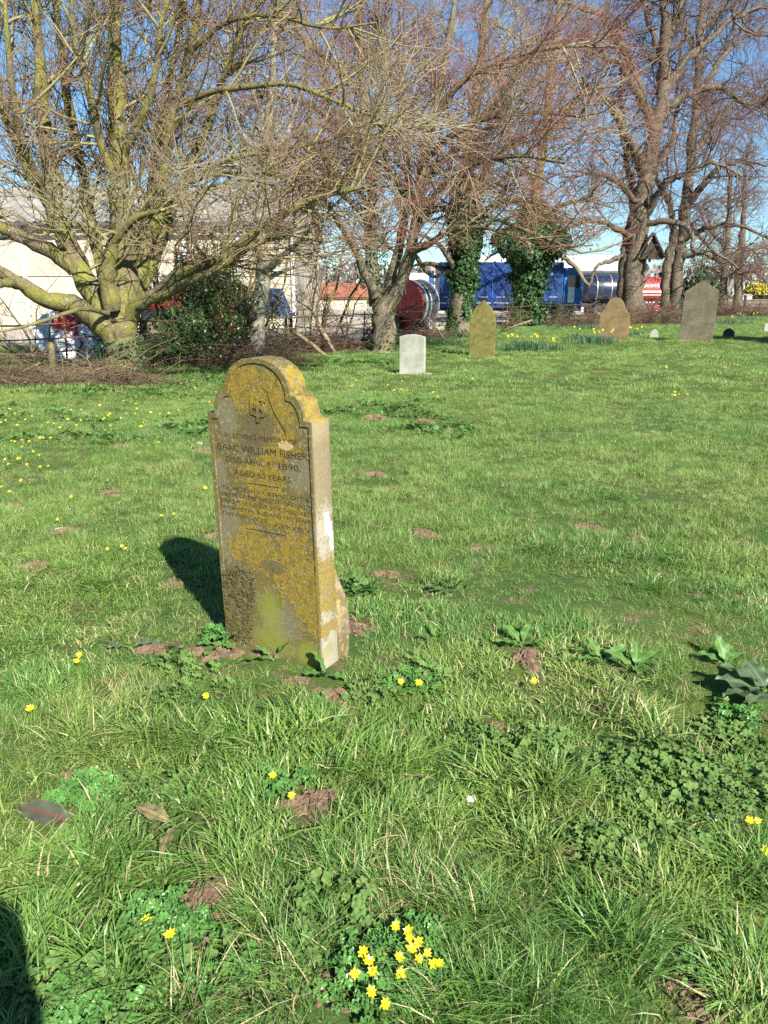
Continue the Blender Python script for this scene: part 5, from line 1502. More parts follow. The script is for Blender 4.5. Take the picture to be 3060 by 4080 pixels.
def scatter(name, protos, pos, rot, scl, idx, label):
    col = bpy.data.collections.new(name + '_kinds')
    for i, o in enumerate(protos): o.name = '%s_kind_%02d' % (name, i); col.objects.link(o)
    me = bpy.data.meshes.new(name)
    me.vertices.add(len(pos)); me.vertices.foreach_set('co', np.ascontiguousarray(pos, np.float32).ravel())
    a = me.attributes.new('rot', 'FLOAT_VECTOR', 'POINT'); a.data.foreach_set('vector', np.ascontiguousarray(rot, np.float32).ravel())
    a = me.attributes.new('scl', 'FLOAT_VECTOR', 'POINT'); a.data.foreach_set('vector', np.ascontiguousarray(scl, np.float32).ravel())
    x_, y_ = pos[:, 0], pos[:, 1]
    tint = np.stack([sstep(.3, .7, vnoise(x_ * .8, y_ * .8, 51)), sstep(.42, .75, .6 * vnoise(x_ * 2.6, y_ * 2.6, 52) + .4 * vnoise(x_ * .33, y_ * .33, 57)), np.random.default_rng(4).random(len(pos))], 1)
    a = me.attributes.new('tint', 'FLOAT_VECTOR', 'POINT'); a.data.foreach_set('vector', np.ascontiguousarray(tint, np.float32).ravel())
    a = me.attributes.new('idx', 'INT', 'POINT'); a.data.foreach_set('value', np.ascontiguousarray(idx, np.int32))
    ob = link_mesh(name, me, None, kind='stuff', label=label)
    ng = bpy.data.node_groups.new(name, 'GeometryNodeTree')
    ng.interface.new_socket('Geometry', in_out='INPUT', socket_type='NodeSocketGeometry')
    ng.interface.new_socket('Geometry', in_out='OUTPUT', socket_type='NodeSocketGeometry')
    gi = ng.nodes.new('NodeGroupInput'); go = ng.nodes.new('NodeGroupOutput')
    ci = ng.nodes.new('GeometryNodeCollectionInfo'); ci.inputs['Collection'].default_value = col
    ci.inputs['Separate Children'].default_value = True; ci.inputs['Reset Children'].default_value = True
    iop = ng.nodes.new('GeometryNodeInstanceOnPoints'); iop.inputs['Pick Instance'].default_value = True
    def na(nm, t):
        n = ng.nodes.new('GeometryNodeInputNamedAttribute'); n.data_type = t; n.inputs['Name'].default_value = nm; return n.outputs['Attribute']
    e2r = ng.nodes.new('FunctionNodeEulerToRotation')
    L = ng.links.new
    L(gi.outputs[0], iop.inputs['Points']); L(ci.outputs[0], iop.inputs['Instance'])
    L(na('idx', 'INT'), iop.inputs['Instance Index']); L(na('rot', 'FLOAT_VECTOR'), e2r.inputs[0]); L(e2r.outputs[0], iop.inputs['Rotation'])
    L(na('scl', 'FLOAT_VECTOR'), iop.inputs['Scale']); L(iop.outputs[0], go.inputs[0])
    md = ob.modifiers.new('scatter', 'NODES'); md.node_group = ng
    return ob

def in_frame_pts(r_, n, y0, y1, side, pw=1.0):
    """random lawn points inside the visible wedge plus a margin at the sides"""
    y = y0 + (y1 - y0) * r_.random(n) ** pw
    x = r_.uniform(-1, 1, n) * (.56 * y + side)
    return x, y

STONE_C = [(HS['bx'], HS['by'])]
mSi = Matrix.Rotation(-HS['yaw'], 3, 'Z')
def keep_off(x, y, marg=.0):
    """true where grass may stand: not in the headstone, not on bare earth"""
    k = np.ones(len(x), bool)
    dx, dy = x - HS['bx'], y - HS['by']
    c, s = math.cos(-HS['yaw']), math.sin(-HS['yaw'])
    u = dx * c - dy * s; v = dx * s + dy * c
    k &= ~((np.abs(u) < HS['W'] / 2 + marg) & (v > -.015 - marg) & (v < .25))
    k &= (x - fence_x(y)) > .15
    return k

def bare(x, y, r_):
    p = np.zeros(len(x))
    for g, r, up in SP_:
        d = np.hypot(x - g.x, y - g.y)
        p = np.maximum(p, np.clip(1.5 * (1 - d / (r * 1.15)), 0, .97))
    return r_.random(len(x)) > p

def lay_grass(name, protos, n, y0, y1, side, seed, hmin, hvar, label, pw=1.0, thin=.0, marg=.0, ext=None, sc=1.0):
    r_ = np.random.default_rng(seed)
    if ext is None: x, y = in_frame_pts(r_, n, y0, y1, side, pw)
    else: x, y = r_.uniform(ext[0], ext[1], n), r_.uniform(ext[2], ext[3], n)
    k = keep_off(x, y, marg) & bare(x, y, r_)
    lush = .55 * vnoise(x * 1.5, y * 1.5, 21) + .45 * vnoise(x * 4.2, y * 4.2, 22)
    if thin: k &= r_.random(n) > thin * sstep(.5, .28, lush)
    x, y, lush = x[k], y[k], lush[k]
    m = len(x)
    s = (hmin + hvar * sstep(.3, .75, lush)) * r_.uniform(.75, 1.25, m) * sc
    # blades lean together in swirls
    th = vnoise(x * .9, y * .9, 31) * 12
    lean = .10 + .28 * vnoise(x * 2.2, y * 2.2, 33)
    rot = np.stack([np.cos(th) * lean + r_.normal(size=m) * .08, np.sin(th) * lean + r_.normal(size=m) * .08, r_.random(m) * 6.283], 1)
    scl = np.stack([s ** .5, s ** .5, s], 1) * np.array([1, 1, 1])
    pos = np.stack([x, y, T(x, y)], 1)
    return scatter(name, protos, pos, rot, scl, r_.integers(0, len(protos), m), label)

g = MAT['grass']
DOCKS = [(320, 3330, .13, -.09, .02), (705, 3330, .13, 0, 0), (3050, 2800, .20, -.05, -.02), (2890, 2660, .07, 0, 0), (880, 2585, .11, 0, -.02), (1090, 2640, .13, 0, -.02), (1300, 2700, .10, 0, -.02), (2400, 2650, .12, 0, 0), (2530, 2680, .12, 0, 0), (1740, 2560, .07, 0, 0), (2080, 2580, .10, 0, 0), (520, 2585, .09, 0, 0), (1600, 2745, .06, 0, 0), (3000, 3060, .09, 0, 0), (1600, 3850, .10, 0, 0), (690, 3730, .10, 0, 0), (2650, 3080, .18, 0, 0), (2800, 3150, .15, 0, 0)]
def near_grass(n_tuft, per, seed):
    """foreground turf, blade by blade"""
    r_ = np.random.default_rng(seed)
    x, y = in_frame_pts(r_, n_tuft, .75, 4.7, .45, .78)
    lush = .55 * vnoise(x * 1.5, y * 1.5, 21) + .45 * vnoise(x * 4.2, y * 4.2, 22)
    k = r_.random(n_tuft) > .6 * sstep(.5, .25, lush)
    x, y, lush = x[k], y[k], lush[k]
    # tussocks: extra tufts of long blades
    ex, ey = [], []
    for a, b in TUS:
        c = ground(a, b)
        ex.append(c.x + r_.normal(size=16) * .05); ey.append(c.y + r_.normal(size=16) * .045)
    ex = np.concatenate(ex); ey = np.concatenate(ey)
    tall = np.concatenate([np.zeros(len(x)), np.ones(len(ex))])
    x = np.concatenate([x, ex]); y = np.concatenate([y, ey]); lush = np.concatenate([lush, np.full(len(ex), .85)])
    low = np.zeros(len(x))                                    # where broad leaves or bare soil keep the grass short
    for px, py, rd, ox, oy in DOCKS:
        c = ground(px, py); low = np.maximum(low, np.clip(1.6 * (1 - np.hypot(x - c.x - ox, y - c.y - oy) / rd), 0, 1))
    for g_, rd, up in SP_:
        low = np.maximum(low, np.clip(1.5 * (1.25 - np.hypot(x - g_.x, y - g_.y) / rd), 0, 1))
        # blades between the lens and a bare spot stay short too
        low = np.maximum(low, .6 * np.clip(1.5 * (1.2 - np.hypot(x - g_.x * .95, y - g_.y * .95) / (rd * 1.2)), 0, 1))
    k = (r_.random(len(x)) > low * .9)
    x, y, lush, tall, low = x[k], y[k], lush[k], tall[k], low[k]
    m = len(x)
    th = vnoise(x * .9, y * .9, 31) * 14
    N = m * per
    ti = np.repeat(np.arange(m), per)
    a = r_.random(N) * 2 * np.pi; q = np.sqrt(r_.random(N)) * np.where(tall[ti] > 0, .05, .034)
    bx = x[ti] + np.cos(a) * q; by = y[ti] + np.sin(a) * q
    k = keep_off(bx, by, .0); bx, by, ti, a = bx[k], by[k], ti[k], a[k]; N = len(bx)
    h = (.027 + .040 * sstep(.3, .75, lush[ti]) + .050 * tall[ti]) * r_.uniform(.45, 1.3, N) * (1 - .65 * low[ti])
    az = np.where(r_.random(N) < .55, a + r_.normal(size=N) * .6, th[ti] + r_.normal(size=N) * .7)
    ln = r_.uniform(.2, 1.25, N) + .5 * (r_.random(N) < .18)
    wd = (.0017 + .0023 * sstep(.35, .8, vnoise(bx * 1.3, by * 1.3, 61)) + .0008 * tall[ti]) * r_.uniform(.7, 1.35, N)
    t = np.array([0, .38, .74, 1.0]); K = 4
    out = np.stack([np.cos(az), np.sin(az), np.zeros(N)], 1)
    tw = az + np.pi / 2 + r_.normal(size=N) * .6
    sd = np.stack([np.cos(tw), np.sin(tw), r_.normal(size=N) * .25], 1)
    P = np.stack([bx, by, T(bx, by) - .008], 1)[:, None] + out[:, None] * (ln * h)[:, None, None] * (t ** 1.8)[None, :, None]
    P[:, :, 2] += h[:, None] * (t[None] - (.40 * np.clip(ln, 0, 1.9))[:, None] * t[None] ** 2.2)
    W = wd[:, None] * np.array([.8, 1, .75, .08])[None]
    V = np.stack([P - sd[:, None] * W[..., None] / 2, P + sd[:, None] * W[..., None] / 2], 2).reshape(-1, 3)
    i = np.arange(N * K * 2).reshape(N, K, 2)
    F = np.stack([i[:, :-1, 0], i[:, :-1, 1], i[:, 1:, 1], i[:, 1:, 0]], -1).reshape(-1, 4)
    me = np_mesh('grass', V, F)
    bl = r_.random(N)
    dead = sstep(.66, .82, vnoise(bx * 2.9, by * 2.9, 71)) * .20 + np.clip(low[ti], 0, 1) * .22
    bl = np.where(r_.random(N) < dead, .97, bl * .97)
    fattr(me, 'bl', np.repeat(bl, K * 2)); fattr(me, 'along', np.tile(np.repeat(t, 2), N))
    tr = r_.random(m)[ti]
    tint = np.stack([sstep(.3, .7, vnoise(bx * .8, by * .8, 51)), sstep(.45, .8, vnoise(bx * 2.6, by * 2.6, 52)), tr], 1)
    at_ = me.attributes.new('tint', 'FLOAT_VECTOR', 'POINT'); at_.data.foreach_set('vector', np.ascontiguousarray(np.repeat(tint, K * 2, 0), np.float32).ravel())
    link_mesh('grass', me, MAT['grass_near'], smooth=True, kind='stuff', label='lush green foreground grass in tussocks')
    print('NEAR GRASS', N)
TUS = [(1250, 3850), (1050, 3700), (2400, 3700), (2450, 3780), (2520, 3700), (2050, 4000), (2200, 4040), (2900, 3960), (3000, 3900), (2960, 4050), (350, 3500), (250, 3380), (560, 3420), (1500, 3330), (1650, 3300), (1380, 3480), (1130, 3930), (1700, 3560), (300, 2950), (620, 2940), (820, 2960), (1050, 2950), (1380, 3050), (2000, 3120), (2200, 3130), (2560, 2900), (2960, 3050), (1560, 3060), (700, 3250), (900, 3500), (1850, 3950), (1750, 4050), (160, 3750), (420, 3900), (760, 4020), (2120, 3400), (1950, 3650), (2650, 3550), (2950, 3500), (1270, 2900), (150, 2760), (2150, 2200), (1750, 2330), (2600, 2350), (1400, 2200), (400, 2330), (2450, 2000)]
near_grass(9000, 22, 1)
mid = [tuft('m%d' % i, 70, .085, .085, .0042, .8, 160 + i, g, k=3) for i in range(6)]
lay_grass('grass', mid, 19000, 4.4, 12.5, 1.2, 2, .42, .50, 'green mown lawn grass in the middle distance', thin=.28, pw=.8)
gf = MAT['grass_far']
far = [tuft('f%d' % i, 110, .22, .085, .0085, .8, 180 + i, gf, k=2) for i in range(5)]
lay_grass('grass', far, 32000, 12, 62, 2, 3, .45, .5, 'green lawn grass towards the hedge', thin=.25, pw=.85, marg=0)
dry = [tuft('d%d' % i, 16, .05, .07, .0022, 1.6, 200 + i, MAT['dead_wood']) for i in range(3)]
lay_grass('dead_grass', dry, 160, .6, 7, .8, 4, .5, .8, 'bleached dead grass stems among the green')
lay_grass('dead_grass', [tuft('e%d' % i, 26, .09, .075, .0035, 1.5, 210 + i, MAT['dead_wood'], k=3) for i in range(3)], 620, 5, 15, .8, 14, .5, .8, 'bleached dead grass wisps across the lawn')
# grass in the strip beyond the fence
r_ = np.random.default_rng(9); n = 2600
x = r_.uniform(-16, -4.5, n); y = r_.uniform(14, 24.5, n); k = (x < fence_x(y) - .1); x, y = x[k], y[k]; m = len(x)
scatter('rough_grass', [tuft('r%d' % i, 110, .22, .10, .009, .7, 220 + i, gf, k=2) for i in range(3)], np.stack([x, y, T(x, y)], 1), np.stack([np.zeros(m), np.zeros(m), r_.random(m) * 6.28], 1), np.ones((m, 3)), r_.integers(0, 3, m), 'rough grass strip between the fence and the farmyard')

# ================================================================== broad-leaved weeds
def leaf_mesh(L, W, nu=12, nv=6, wave=.006, curl=.25, cup=.15, heart=0.0, seed=0, serr=0.0, point=1.0):
    """leaf along +x from its stalk, midrib and side veins in the 'vein' attribute"""
    r_ = random.Random(seed)
    V, vein = [], []
    ph = r_.uniform(0, 6)
    for i in range(nu + 1):
        t = i / nu
        half = W / 2 * (math.sin(math.pi * t ** (.75 + .2 * point)) ** .75 * (1 - .25 * t) + .02)
        if serr: half *= 1 + serr * (1 if i % 2 else -1)
        for j in range(-nv // 2, nv // 2 + 1):
            s = j / (nv / 2)
            x = L * t - heart * L * abs(s) * (1 - t) * .6 + abs(s) * L * .02
            y = half * s
            z = -curl * L * t * t + cup * abs(s) * half + wave * math.sin(t * 16 + ph + s) * abs(s) ** 1.5
            V.append((x, y, z))
            side = abs(math.sin((t * 7 + abs(s) * -1.2) * math.pi))
            vein.append(max(1 - abs(s) * 7, 0) if j else 1.0)
            if side < .18 and j: vein[-1] = max(vein[-1], .45)
    n = nv // 2 * 2 + 1
    F = [(i * n + j, (i + 1) * n + j, (i + 1) * n + j + 1, i * n + j + 1) for i in range(nu) for j in range(n - 1)]
    me = bpy.data.meshes.new('leaf'); me.from_pydata(V, [], F); me.update()
    a = me.attributes.new('vein', 'FLOAT', 'POINT'); a.data.foreach_set('value', np.array(vein, np.float32))
    me.polygons.foreach_set('use_smooth', np.ones(len(F), bool))
    return me

def cluster(name, leaves, mat):
    """several leaves joined into one prototype: leaves = (mesh, matrix)"""
    bm = bmesh.new()
    for me, M in leaves:
        m2 = me.copy(); m2.transform(M); bm.from_mesh(m2); bpy.data.meshes.remove(m2)
    me = bpy.data.meshes.new(name); bm.to_mesh(me); bm.free(); me.materials.append(mat)
    fattr(me, 'bl', np.random.default_rng(len(name)).random(len(me.vertices)) * .3)
    return bpy.data.objects.new(name, me)

def rosette(mat, seed, n, L, W, rad, up=(.2, .9), **k):
    r_ = random.Random(seed); ls = []
    me = leaf_mesh(L, W, 8, 4, seed=seed, **k)
    for i in range(n):
        a = r_.uniform(0, 6.283); rr = rad * math.sqrt(r_.random())
        M = Matrix.Translation((math.cos(a) * rr, math.sin(a) * rr, r_.uniform(.01, .05))) @ Matrix.Rotation(a + r_.uniform(-.8, .8), 4, 'Z') @ Matrix.Rotation(-r_.uniform(*up), 4, 'Y') @ Matrix.Rotation(r_.uniform(-.4, .4), 4, 'X') @ Matrix.Scale(r_.uniform(.6, 1.15), 4)
        ls.append((me, M))
    return cluster('c%d' % seed, ls, mat)

def weed_patch(name, protos, spots, seed, label, sc=(.7, 1.15), z=.0):
    """spots: px, py, spread in px-equivalent metres, count"""
    r_ = np.random.default_rng(seed); ps = []
    for a, b, sx, sy, n in spots:
        c = ground(a, b)
        for _ in range(n): ps.append((c.x + r_.normal() * sx, c.y + r_.normal() * sy))
    x, y = np.array(ps).T
    k = keep_off(x, y, .01); x, y = x[k], y[k]; m = len(x)
    s = r_.uniform(*sc, m)
    scatter(name, protos, np.stack([x, y, T(x, y) + z], 1), np.stack([r_.normal(size=m) * .15, r_.normal(size=m) * .15, r_.random(m) * 6.28], 1), np.stack([s, s, s], 1), r_.integers(0, len(protos), m), label)

MAT['weed'] = leaf_material('weed_leaf', (.13, .25, .055), (.085, .175, .045), .5, .25, sc=20, spec=.35)
nett = [rosette(MAT['nettle'], 300 + i, 11, .036, .026, .035, (.0, .7), serr=.10, heart=.25) for i in range(4)]
weed_patch('nettles', nett, [(2650, 3080, .15, .08, 58), (2800, 3150, .11, .07, 44), (2500, 3180, .09, .07, 20), (2350, 3400, .10, .07, 14), (2560, 3440, .09, .06, 30), (2150, 2980, .06, .05, 16), (1130, 3880, .05, .05, 14), (640, 3880, .04, .03, 12), (330, 4020, .06, .04, 16), (2900, 2980, .08, .05, 24), (1920, 2960, .07, .06, 18), (640, 3190, .05, .04, 12), (2750, 3400, .10, .06, 24), (1300, 3620, .06, .05, 14), (700, 2720, .10, .08, 16), (1750, 2700, .12, .06, 10), (1460, 2760, .10, .05, 9)], 5, 'young grey-green nettles and ground ivy creeping through the grass')
cel = [rosette(MAT['celandine_leaf'], 320 + i, 9, .026, .027, .028, (.0, .5), heart=.45, point=.2) for i in range(3)]
weed_patch('celandine_leaves', cel, [(1600, 3850, .08, .05, 46), (1560, 3920, .06, .04, 26), (690, 3730, .05, .03, 30), (620, 3680, .03, .03, 10), (1120, 3150, .04, .04, 12), (360, 3180, .05, .04, 26), (330, 4040, .05, .03, 12), (880, 3920, .05, .03, 10), (1640, 2735, .08, .04, 14), (2880, 3940, .05, .04, 10), (890, 2540, .06, .04, 20), (2920, 2880, .07, .05, 20)], 6, 'glossy heart-shaped celandine leaves low in the grass')
wm = [rosette(MAT['weed'], 340 + i, 26, .042, .036, .12, (.1, .8), heart=.3) for i in range(3)]
weed_patch('ground_weeds', wm, [(1560, 1650, .5, .3, 26), (1700, 1720, .4, .25, 20), (1640, 1610, .5, .4, 16), (400, 1560, .9, .5, 60), (800, 1530, .9, .5, 60), (1330, 1450, .8, .5, 50), (180, 1650, .9, .5, 40), (750, 1700, .4, .3, 16), (330, 1755, .4, .2, 18), (1480, 1450, .5, .4, 30), (1700, 1420, .9, .5, 40), (1480, 2360, .2, .12, 4)], 7, 'dark green broad-leaved weeds in patches towards the hedge', (.7, 1.4))
fol = [rosette(MAT['grass'], 360 + i, 24, .26, .022, .10, (.9, 1.45), curl=.35, cup=.3) for i in range(2)]

# dock leaves as separate plants
DOCK_N = [0]
def dock(px, py, leaves, mat, label, loff=.0):
    """leaves: (azimuth deg, length, width, elevation deg, roll deg)"""
    c = ground(px, py)
    root = empty('dock_plant', (c.x, c.y, c.z + loff), label=label, cat='weed', group=None)
    for i, (az, L, W, el, ro) in enumerate(leaves):
        L *= 1.15; W *= 1.2
        me = leaf_mesh(L, W, 16, 8, wave=W * .10, curl=.22, cup=.22, seed=DOCK_N[0] + i)
        o = link_mesh('leaf', me, mat if not isinstance(mat, list) else mat[i % len(mat)], root)
        q = Matrix.Rotation(R(az), 4, 'Z') @ Matrix.Rotation(-R(el), 4, 'Y') @ Matrix.Rotation(R(ro), 4, 'X')
        o.matrix_local = q @ Matrix.Translation((.02, 0, 0))
        st = MB().tube([(0, 0, -.01), tuple((q @ Vector((.012, 0, 0)))), tuple(q @ Vector((.03, 0, 0)))], .0022, 5).build('stalk', MAT['stem'], root)
    DOCK_N[0] += 10
dock(320, 3330, [(166, .175, .062, 8, -35)], MAT['dock_red'], 'single large dock leaf flushed dark red along its midrib', .045)
dock(705, 3330, [(158, .115, .040, 14, -25), (205, .085, .034, 10, 25), (8, .11, .032, 10, -35), (262, .085, .036, 6, 15)], MAT['dock_brown'], 'withered brown dock rosette beside bare earth', .04)
dock(3050, 2800, [(172, .16, .105, 22, -8), (150, .15, .09, 34, 10), (195, .17, .10, 14, 12), (222, .13, .08, 12, 0), (95, .14, .08, 28, 0), (20, .15, .09, 25, 0)], MAT['dock_grey'], 'big grey-green dock with broad leaves casting shade', .05)
dock(2890, 2660, [(160, .10, .05, 30, 0), (60, .09, .05, 42, 10), (100, .11, .05, 60, 0), (20, .08, .04, 35, 0)], MAT['dock'], 'upright dock with pointed leaves behind the big grey-green one', .01)
dock(880, 2585, [(250, .10, .052, 14, 15), (200, .075, .04, 20, 0), (35, .10, .035, 30, -20), (320, .06, .035, 15, 0)], MAT['dock'], 'bright green dock beside the left foot of the arched headstone', .02)
dock(1090, 2640, [(40, .13, .055, 38, -25), (190, .12, .05, 10, 10), (150, .07, .03, 30, 0)], MAT['dock'], 'bright green dock at the front foot of the arched headstone', .02)
dock(1300, 2700, [(130, .09, .045, 48, 30), (200, .07, .04, 20, 0), (275, .07, .035, 40, 0), (330, .07, .04, 12, 0)], MAT['dock'], 'bright green dock at the lichened right corner of the headstone', .015)
dock(2400, 2650, [(165, .12, .045, 30, 20), (120, .10, .04, 45, 0), (20, .11, .045, 30, 20), (200, .10, .04, 25, 0), (250, .08, .035, 30, 0)], MAT['dock'], 'spreading dock with long arching leaves near the celandine', .02)
dock(2530, 2680, [(30, .12, .05, 28, 0), (70, .10, .05, 40, 10), (150, .11, .045, 30, -10), (260, .09, .04, 25, 0), (310, .10, .045, 25, 0)], MAT['dock'], 'spreading dock with blunt glossy leaves next to the arching one', .02)
dock(1740, 2560, [(20, .07, .03, 35, 0), (110, .075, .03, 40, 0), (200, .07, .03, 35, 0), (290, .06, .03, 30, 0)], MAT['dock'], 'small dock rosette in the lawn right of the headstone', .01)
dock(2080, 2580, [(60, .10, .05, 40, 0), (130, .10, .045, 40, 0), (190, .09, .045, 25, 0), (330, .08, .04, 30, 0)], MAT['dock'], 'dock rosette growing beside the crumbly molehill', .01)
dock(520, 2585, [(20, .10, .06, 10, 0), (190, .08, .045, 12, 0)], MAT['dock_grey'], 'flat grey dock leaves left of the headstone shadow', .01)
dock(1600, 2745, [(200, .06, .03, 30, 0), (320, .06, .03, 30, 0), (80, .06, .03, 30, 0)], MAT['dock'], 'small dock under the two celandines by the headstone', .01)
dock(3000, 3060, [(180, .07, .045, 25, 0), (230, .07, .05, 15, 0), (130, .06, .04, 30, 0), (300, .06, .04, 15, 0)], MAT['celandine_leaf'], 'low glossy rosette in front of the nettles', .01)

# ================================================================== celandines
pet = leaf_mesh(.0125, .0068, 6, 4, wave=0, curl=-.12, cup=.25, point=.3)
pet.name = 'petal'
stam = MB().lathe([(0, .0035), (.0025, .003), (.0036, .001), (.003, -.001), (0, -.0015)], 10).mesh('stamens')
def celandine(px, py, s=1.0, tilt=25, az=200, label='', group=None, h=.05):
    c = ground(px, py)
    d = ray(px, py)                       # the flower head stands above the turf on the same line of sight
    t_ = (c.z + h - CAM_H) / d[2]
    p = Vector(d * t_ + np.array([0, 0, CAM_H]))
    root = empty('celandine', (p.x, p.y, float(T(p.x, p.y))), label=label, cat='flower', group=group)
    hz = p.z - root.location.z
    r_ = random.Random(int(px * 7 + py))
    Q = Matrix.Translation((0, 0, hz)) @ Matrix.Rotation(R(az), 4, 'Z') @ Matrix.Rotation(R(tilt), 4, 'Y') @ Matrix.Scale(s, 4)
    n = r_.choice((8, 8, 9, 7))
    for k in range(n):
        o = link_mesh('petal', pet, MAT['petal'], root)
        o.matrix_local = Q @ Matrix.Rotation(2 * math.pi * k / n + r_.uniform(-.12, .12), 4, 'Z') @ Matrix.Rotation(-R(r_.uniform(8, 32)), 4, 'Y') @ Matrix.Translation((.002, 0, 0)) @ Matrix.Scale(r_.uniform(.85, 1.15), 4)
    o = link_mesh('stamens', stam, MAT['petal_core'], root, smooth=True); o.matrix_local = Q
    MB().tube([(r_.uniform(-.01, .01), r_.uniform(-.01, .01), -.02), (0, 0, hz * .6), (0, 0, hz)], .0011, 5).build('stem', MAT['stem'], root)
CL = [(1577, 3692), (1629, 3713), (1633, 3740), (1666, 3755), (1640, 3782), (1699, 3799), (1669, 3821), (1724, 3840), (1749, 3842), (1588, 3815), (1448, 3793), (1468, 3830), (1485, 3876), (1413, 3880), (1597, 3880), (1479, 3954), (1533, 3999)]
rr = random.Random(3)
for q in CL: celandine(*q, s=rr.uniform(.92, 1.15), tilt=rr.uniform(10, 45), az=rr.uniform(230, 330), label='yellow celandine in the dense clump of open flowers', group='celandines in the foreground clump', h=.06)
for px, py, s, lab in ((1737, 3754, .6, 'half-closed celandine at the edge of the foreground clump'), (1530, 3800, .62, 'small half-open celandine inside the foreground clump'), (1778, 3926, .7, 'celandine seen edge-on beyond the foreground clump')):
    celandine(px, py, s, 60, 20, lab, h=.05)
for px, py, lab in ((582, 3668, 'celandine with pale-tipped petals over glossy leaves beside bare earth'), (678, 3724, 'fully yellow celandine over glossy leaves beside bare earth')): celandine(px, py, 1.1, 25, 270, lab)
for px, py in ((1088, 3090), (1163, 3172)): celandine(px, py, 1.0, 28, 270, 'one of two celandines in the grass before the headstone', 'two celandines before the headstone')
for px, py in ((1597, 2718), (1670, 2722)): celandine(px, py, 1.15, 35, 275, 'one of two celandines just right of the headstone foot', 'two celandines by the headstone foot')
for px, py in ((318, 2612), (308, 2636)): celandine(px, py, 1.15, 30, 270, 'one of a close pair of celandines left of the headstone', 'pair of celandines left of the headstone')
for px, py in ((2985, 3270), (3018, 3272)): celandine(px, py, 1.0, 30, 270, 'one of two celandines beside the nettle patch', 'two celandines beside the nettles')
celandine(2127, 2715, 1.3, 35, 270, 'single celandine below the crumbly molehill')
celandine(122, 2825, 1.25, 30, 270, 'single celandine alone in the grass near the pair left of the headstone')
celandine(3050, 3392, 1.2, 30, 270, 'single celandine below the nettle patch')
celandine(822, 2772, 1.0, 60, 270, 'drooping celandine in the grass below the headstone')
# farther celandines: each one flower, too small to show its petals apart
def star(n=8, r=.019):
    V = [(0, 0, 0)]; F = []
    for k in range(n):
        a = 2 * math.pi * k / n
        for da, q, z in ((-.26, .55, .001), (0, 1, .004), (.26, .55, .001)):
            V.append((math.cos(a + da) * r * q, math.sin(a + da) * r * q, z))
        b = 1 + 3 * k; F.append((0, b, b + 1, b + 2))
    me = bpy.data.meshes.new('celandine_flower'); me.from_pydata(V, [], F); me.update(); me.materials.append(MAT['petal']); return me
ST = star()
FAR = []
rr = random.Random(21)
Zm = lambda a, b: (a * .6028, 1400 + b * .6028)
for a, b in ((100, 332), (62, 380), (45, 410), (98, 410), (8, 468), (38, 455), (165, 450), (113, 487), (335, 403), (425, 372), (470, 388), (448, 448), (535, 385), (535, 455), (570, 412), (505, 487), (395, 503), (462, 520), (316, 470), (358, 475), (640, 428), (725, 412), (712, 425), (690, 440), (678, 450), (800, 440), (833, 412), (898, 345), (907, 378), (893, 410), (998, 403), (992, 400), (1057, 412), (1115, 408), (1142, 438), (1178, 388), (1185, 318), (1052, 240), (985, 200), (1108, 180), (1290, 240), (1385, 332), (881, 212), (805, 228), (970, 457), (947, 470), (933, 495), (960, 485), (690, 520), (730, 490), (1048, 600), (175, 545), (143, 585), (75, 593), (97, 595), (192, 595), (145, 630), (265, 570), (290, 570), (335, 570), (220, 662), (260, 685), (130, 707), (118, 707), (33, 713), (178, 747), (265, 762), (318, 757), (138, 852), (10, 893), (62, 925), (470, 960), (1068, 1085), (1147, 1073), (710, 1305), (806, 1287), (828, 1302), (1358, 902), (55, 745), (380, 1110), (660, 355), (817, 325), (900, 300), (212, 428), (255, 415)): FAR.append(Zm(a, b))
Zr = lambda a, b: (2260 + a * .4822, 1000 + b * .4822)
for a, b in ((823, 945), (815, 955), (825, 965), (885, 1165), (895, 1165), (870, 1190), (890, 1190), (925, 1185), (990, 1183), (745, 848), (922, 815), (1050, 825), (1070, 820), (1370, 885), (1380, 930), (1410, 940), (1245, 870), (1205, 870), (1130, 930), (1030, 940), (1600, 1015), (1540, 960), (415, 898), (1300, 960), (1500, 1010), (1245, 817), (720, 995), (1100, 870)): FAR.append(Zr(a, b))
Zq = lambda a, b: (1400 + a * .5425, 1400 + b * .5425)
for a, b in ((35, 212), (50, 212), (93, 206), (375, 218), (270, 245), (315, 283), (360, 278), (375, 282), (405, 286), (600, 300), (890, 200), (1500, 95), (5, 252), (90, 298), (635, 332)): FAR.append(Zq(a, b))
for i, (a, b) in enumerate(FAR):
    c = ground(a, b)
    hgt = .055
    d = ray(a, b); t_ = (c.z + hgt - CAM_H) / d[2]; p = d * t_ + np.array([0, 0, CAM_H])
    left = a < 1330
    o = link_mesh('celandine', ST, None, None, tuple(p), (rr.uniform(.25, .85), rr.uniform(-.3, .3), rr.uniform(-.4, .4)), cat='flower',
        label='tiny yellow celandine scattered over the lawn between headstone and brush heap' if left else 'tiny yellow celandine scattered over the lawn among the farther gravestones',
        group='celandines over the left lawn' if left else 'celandines among the farther gravestones')
    s = rr.uniform(.8, 1.25) * (.85 if c.y < 9 else 1.0); o.scale = (s, s, s)

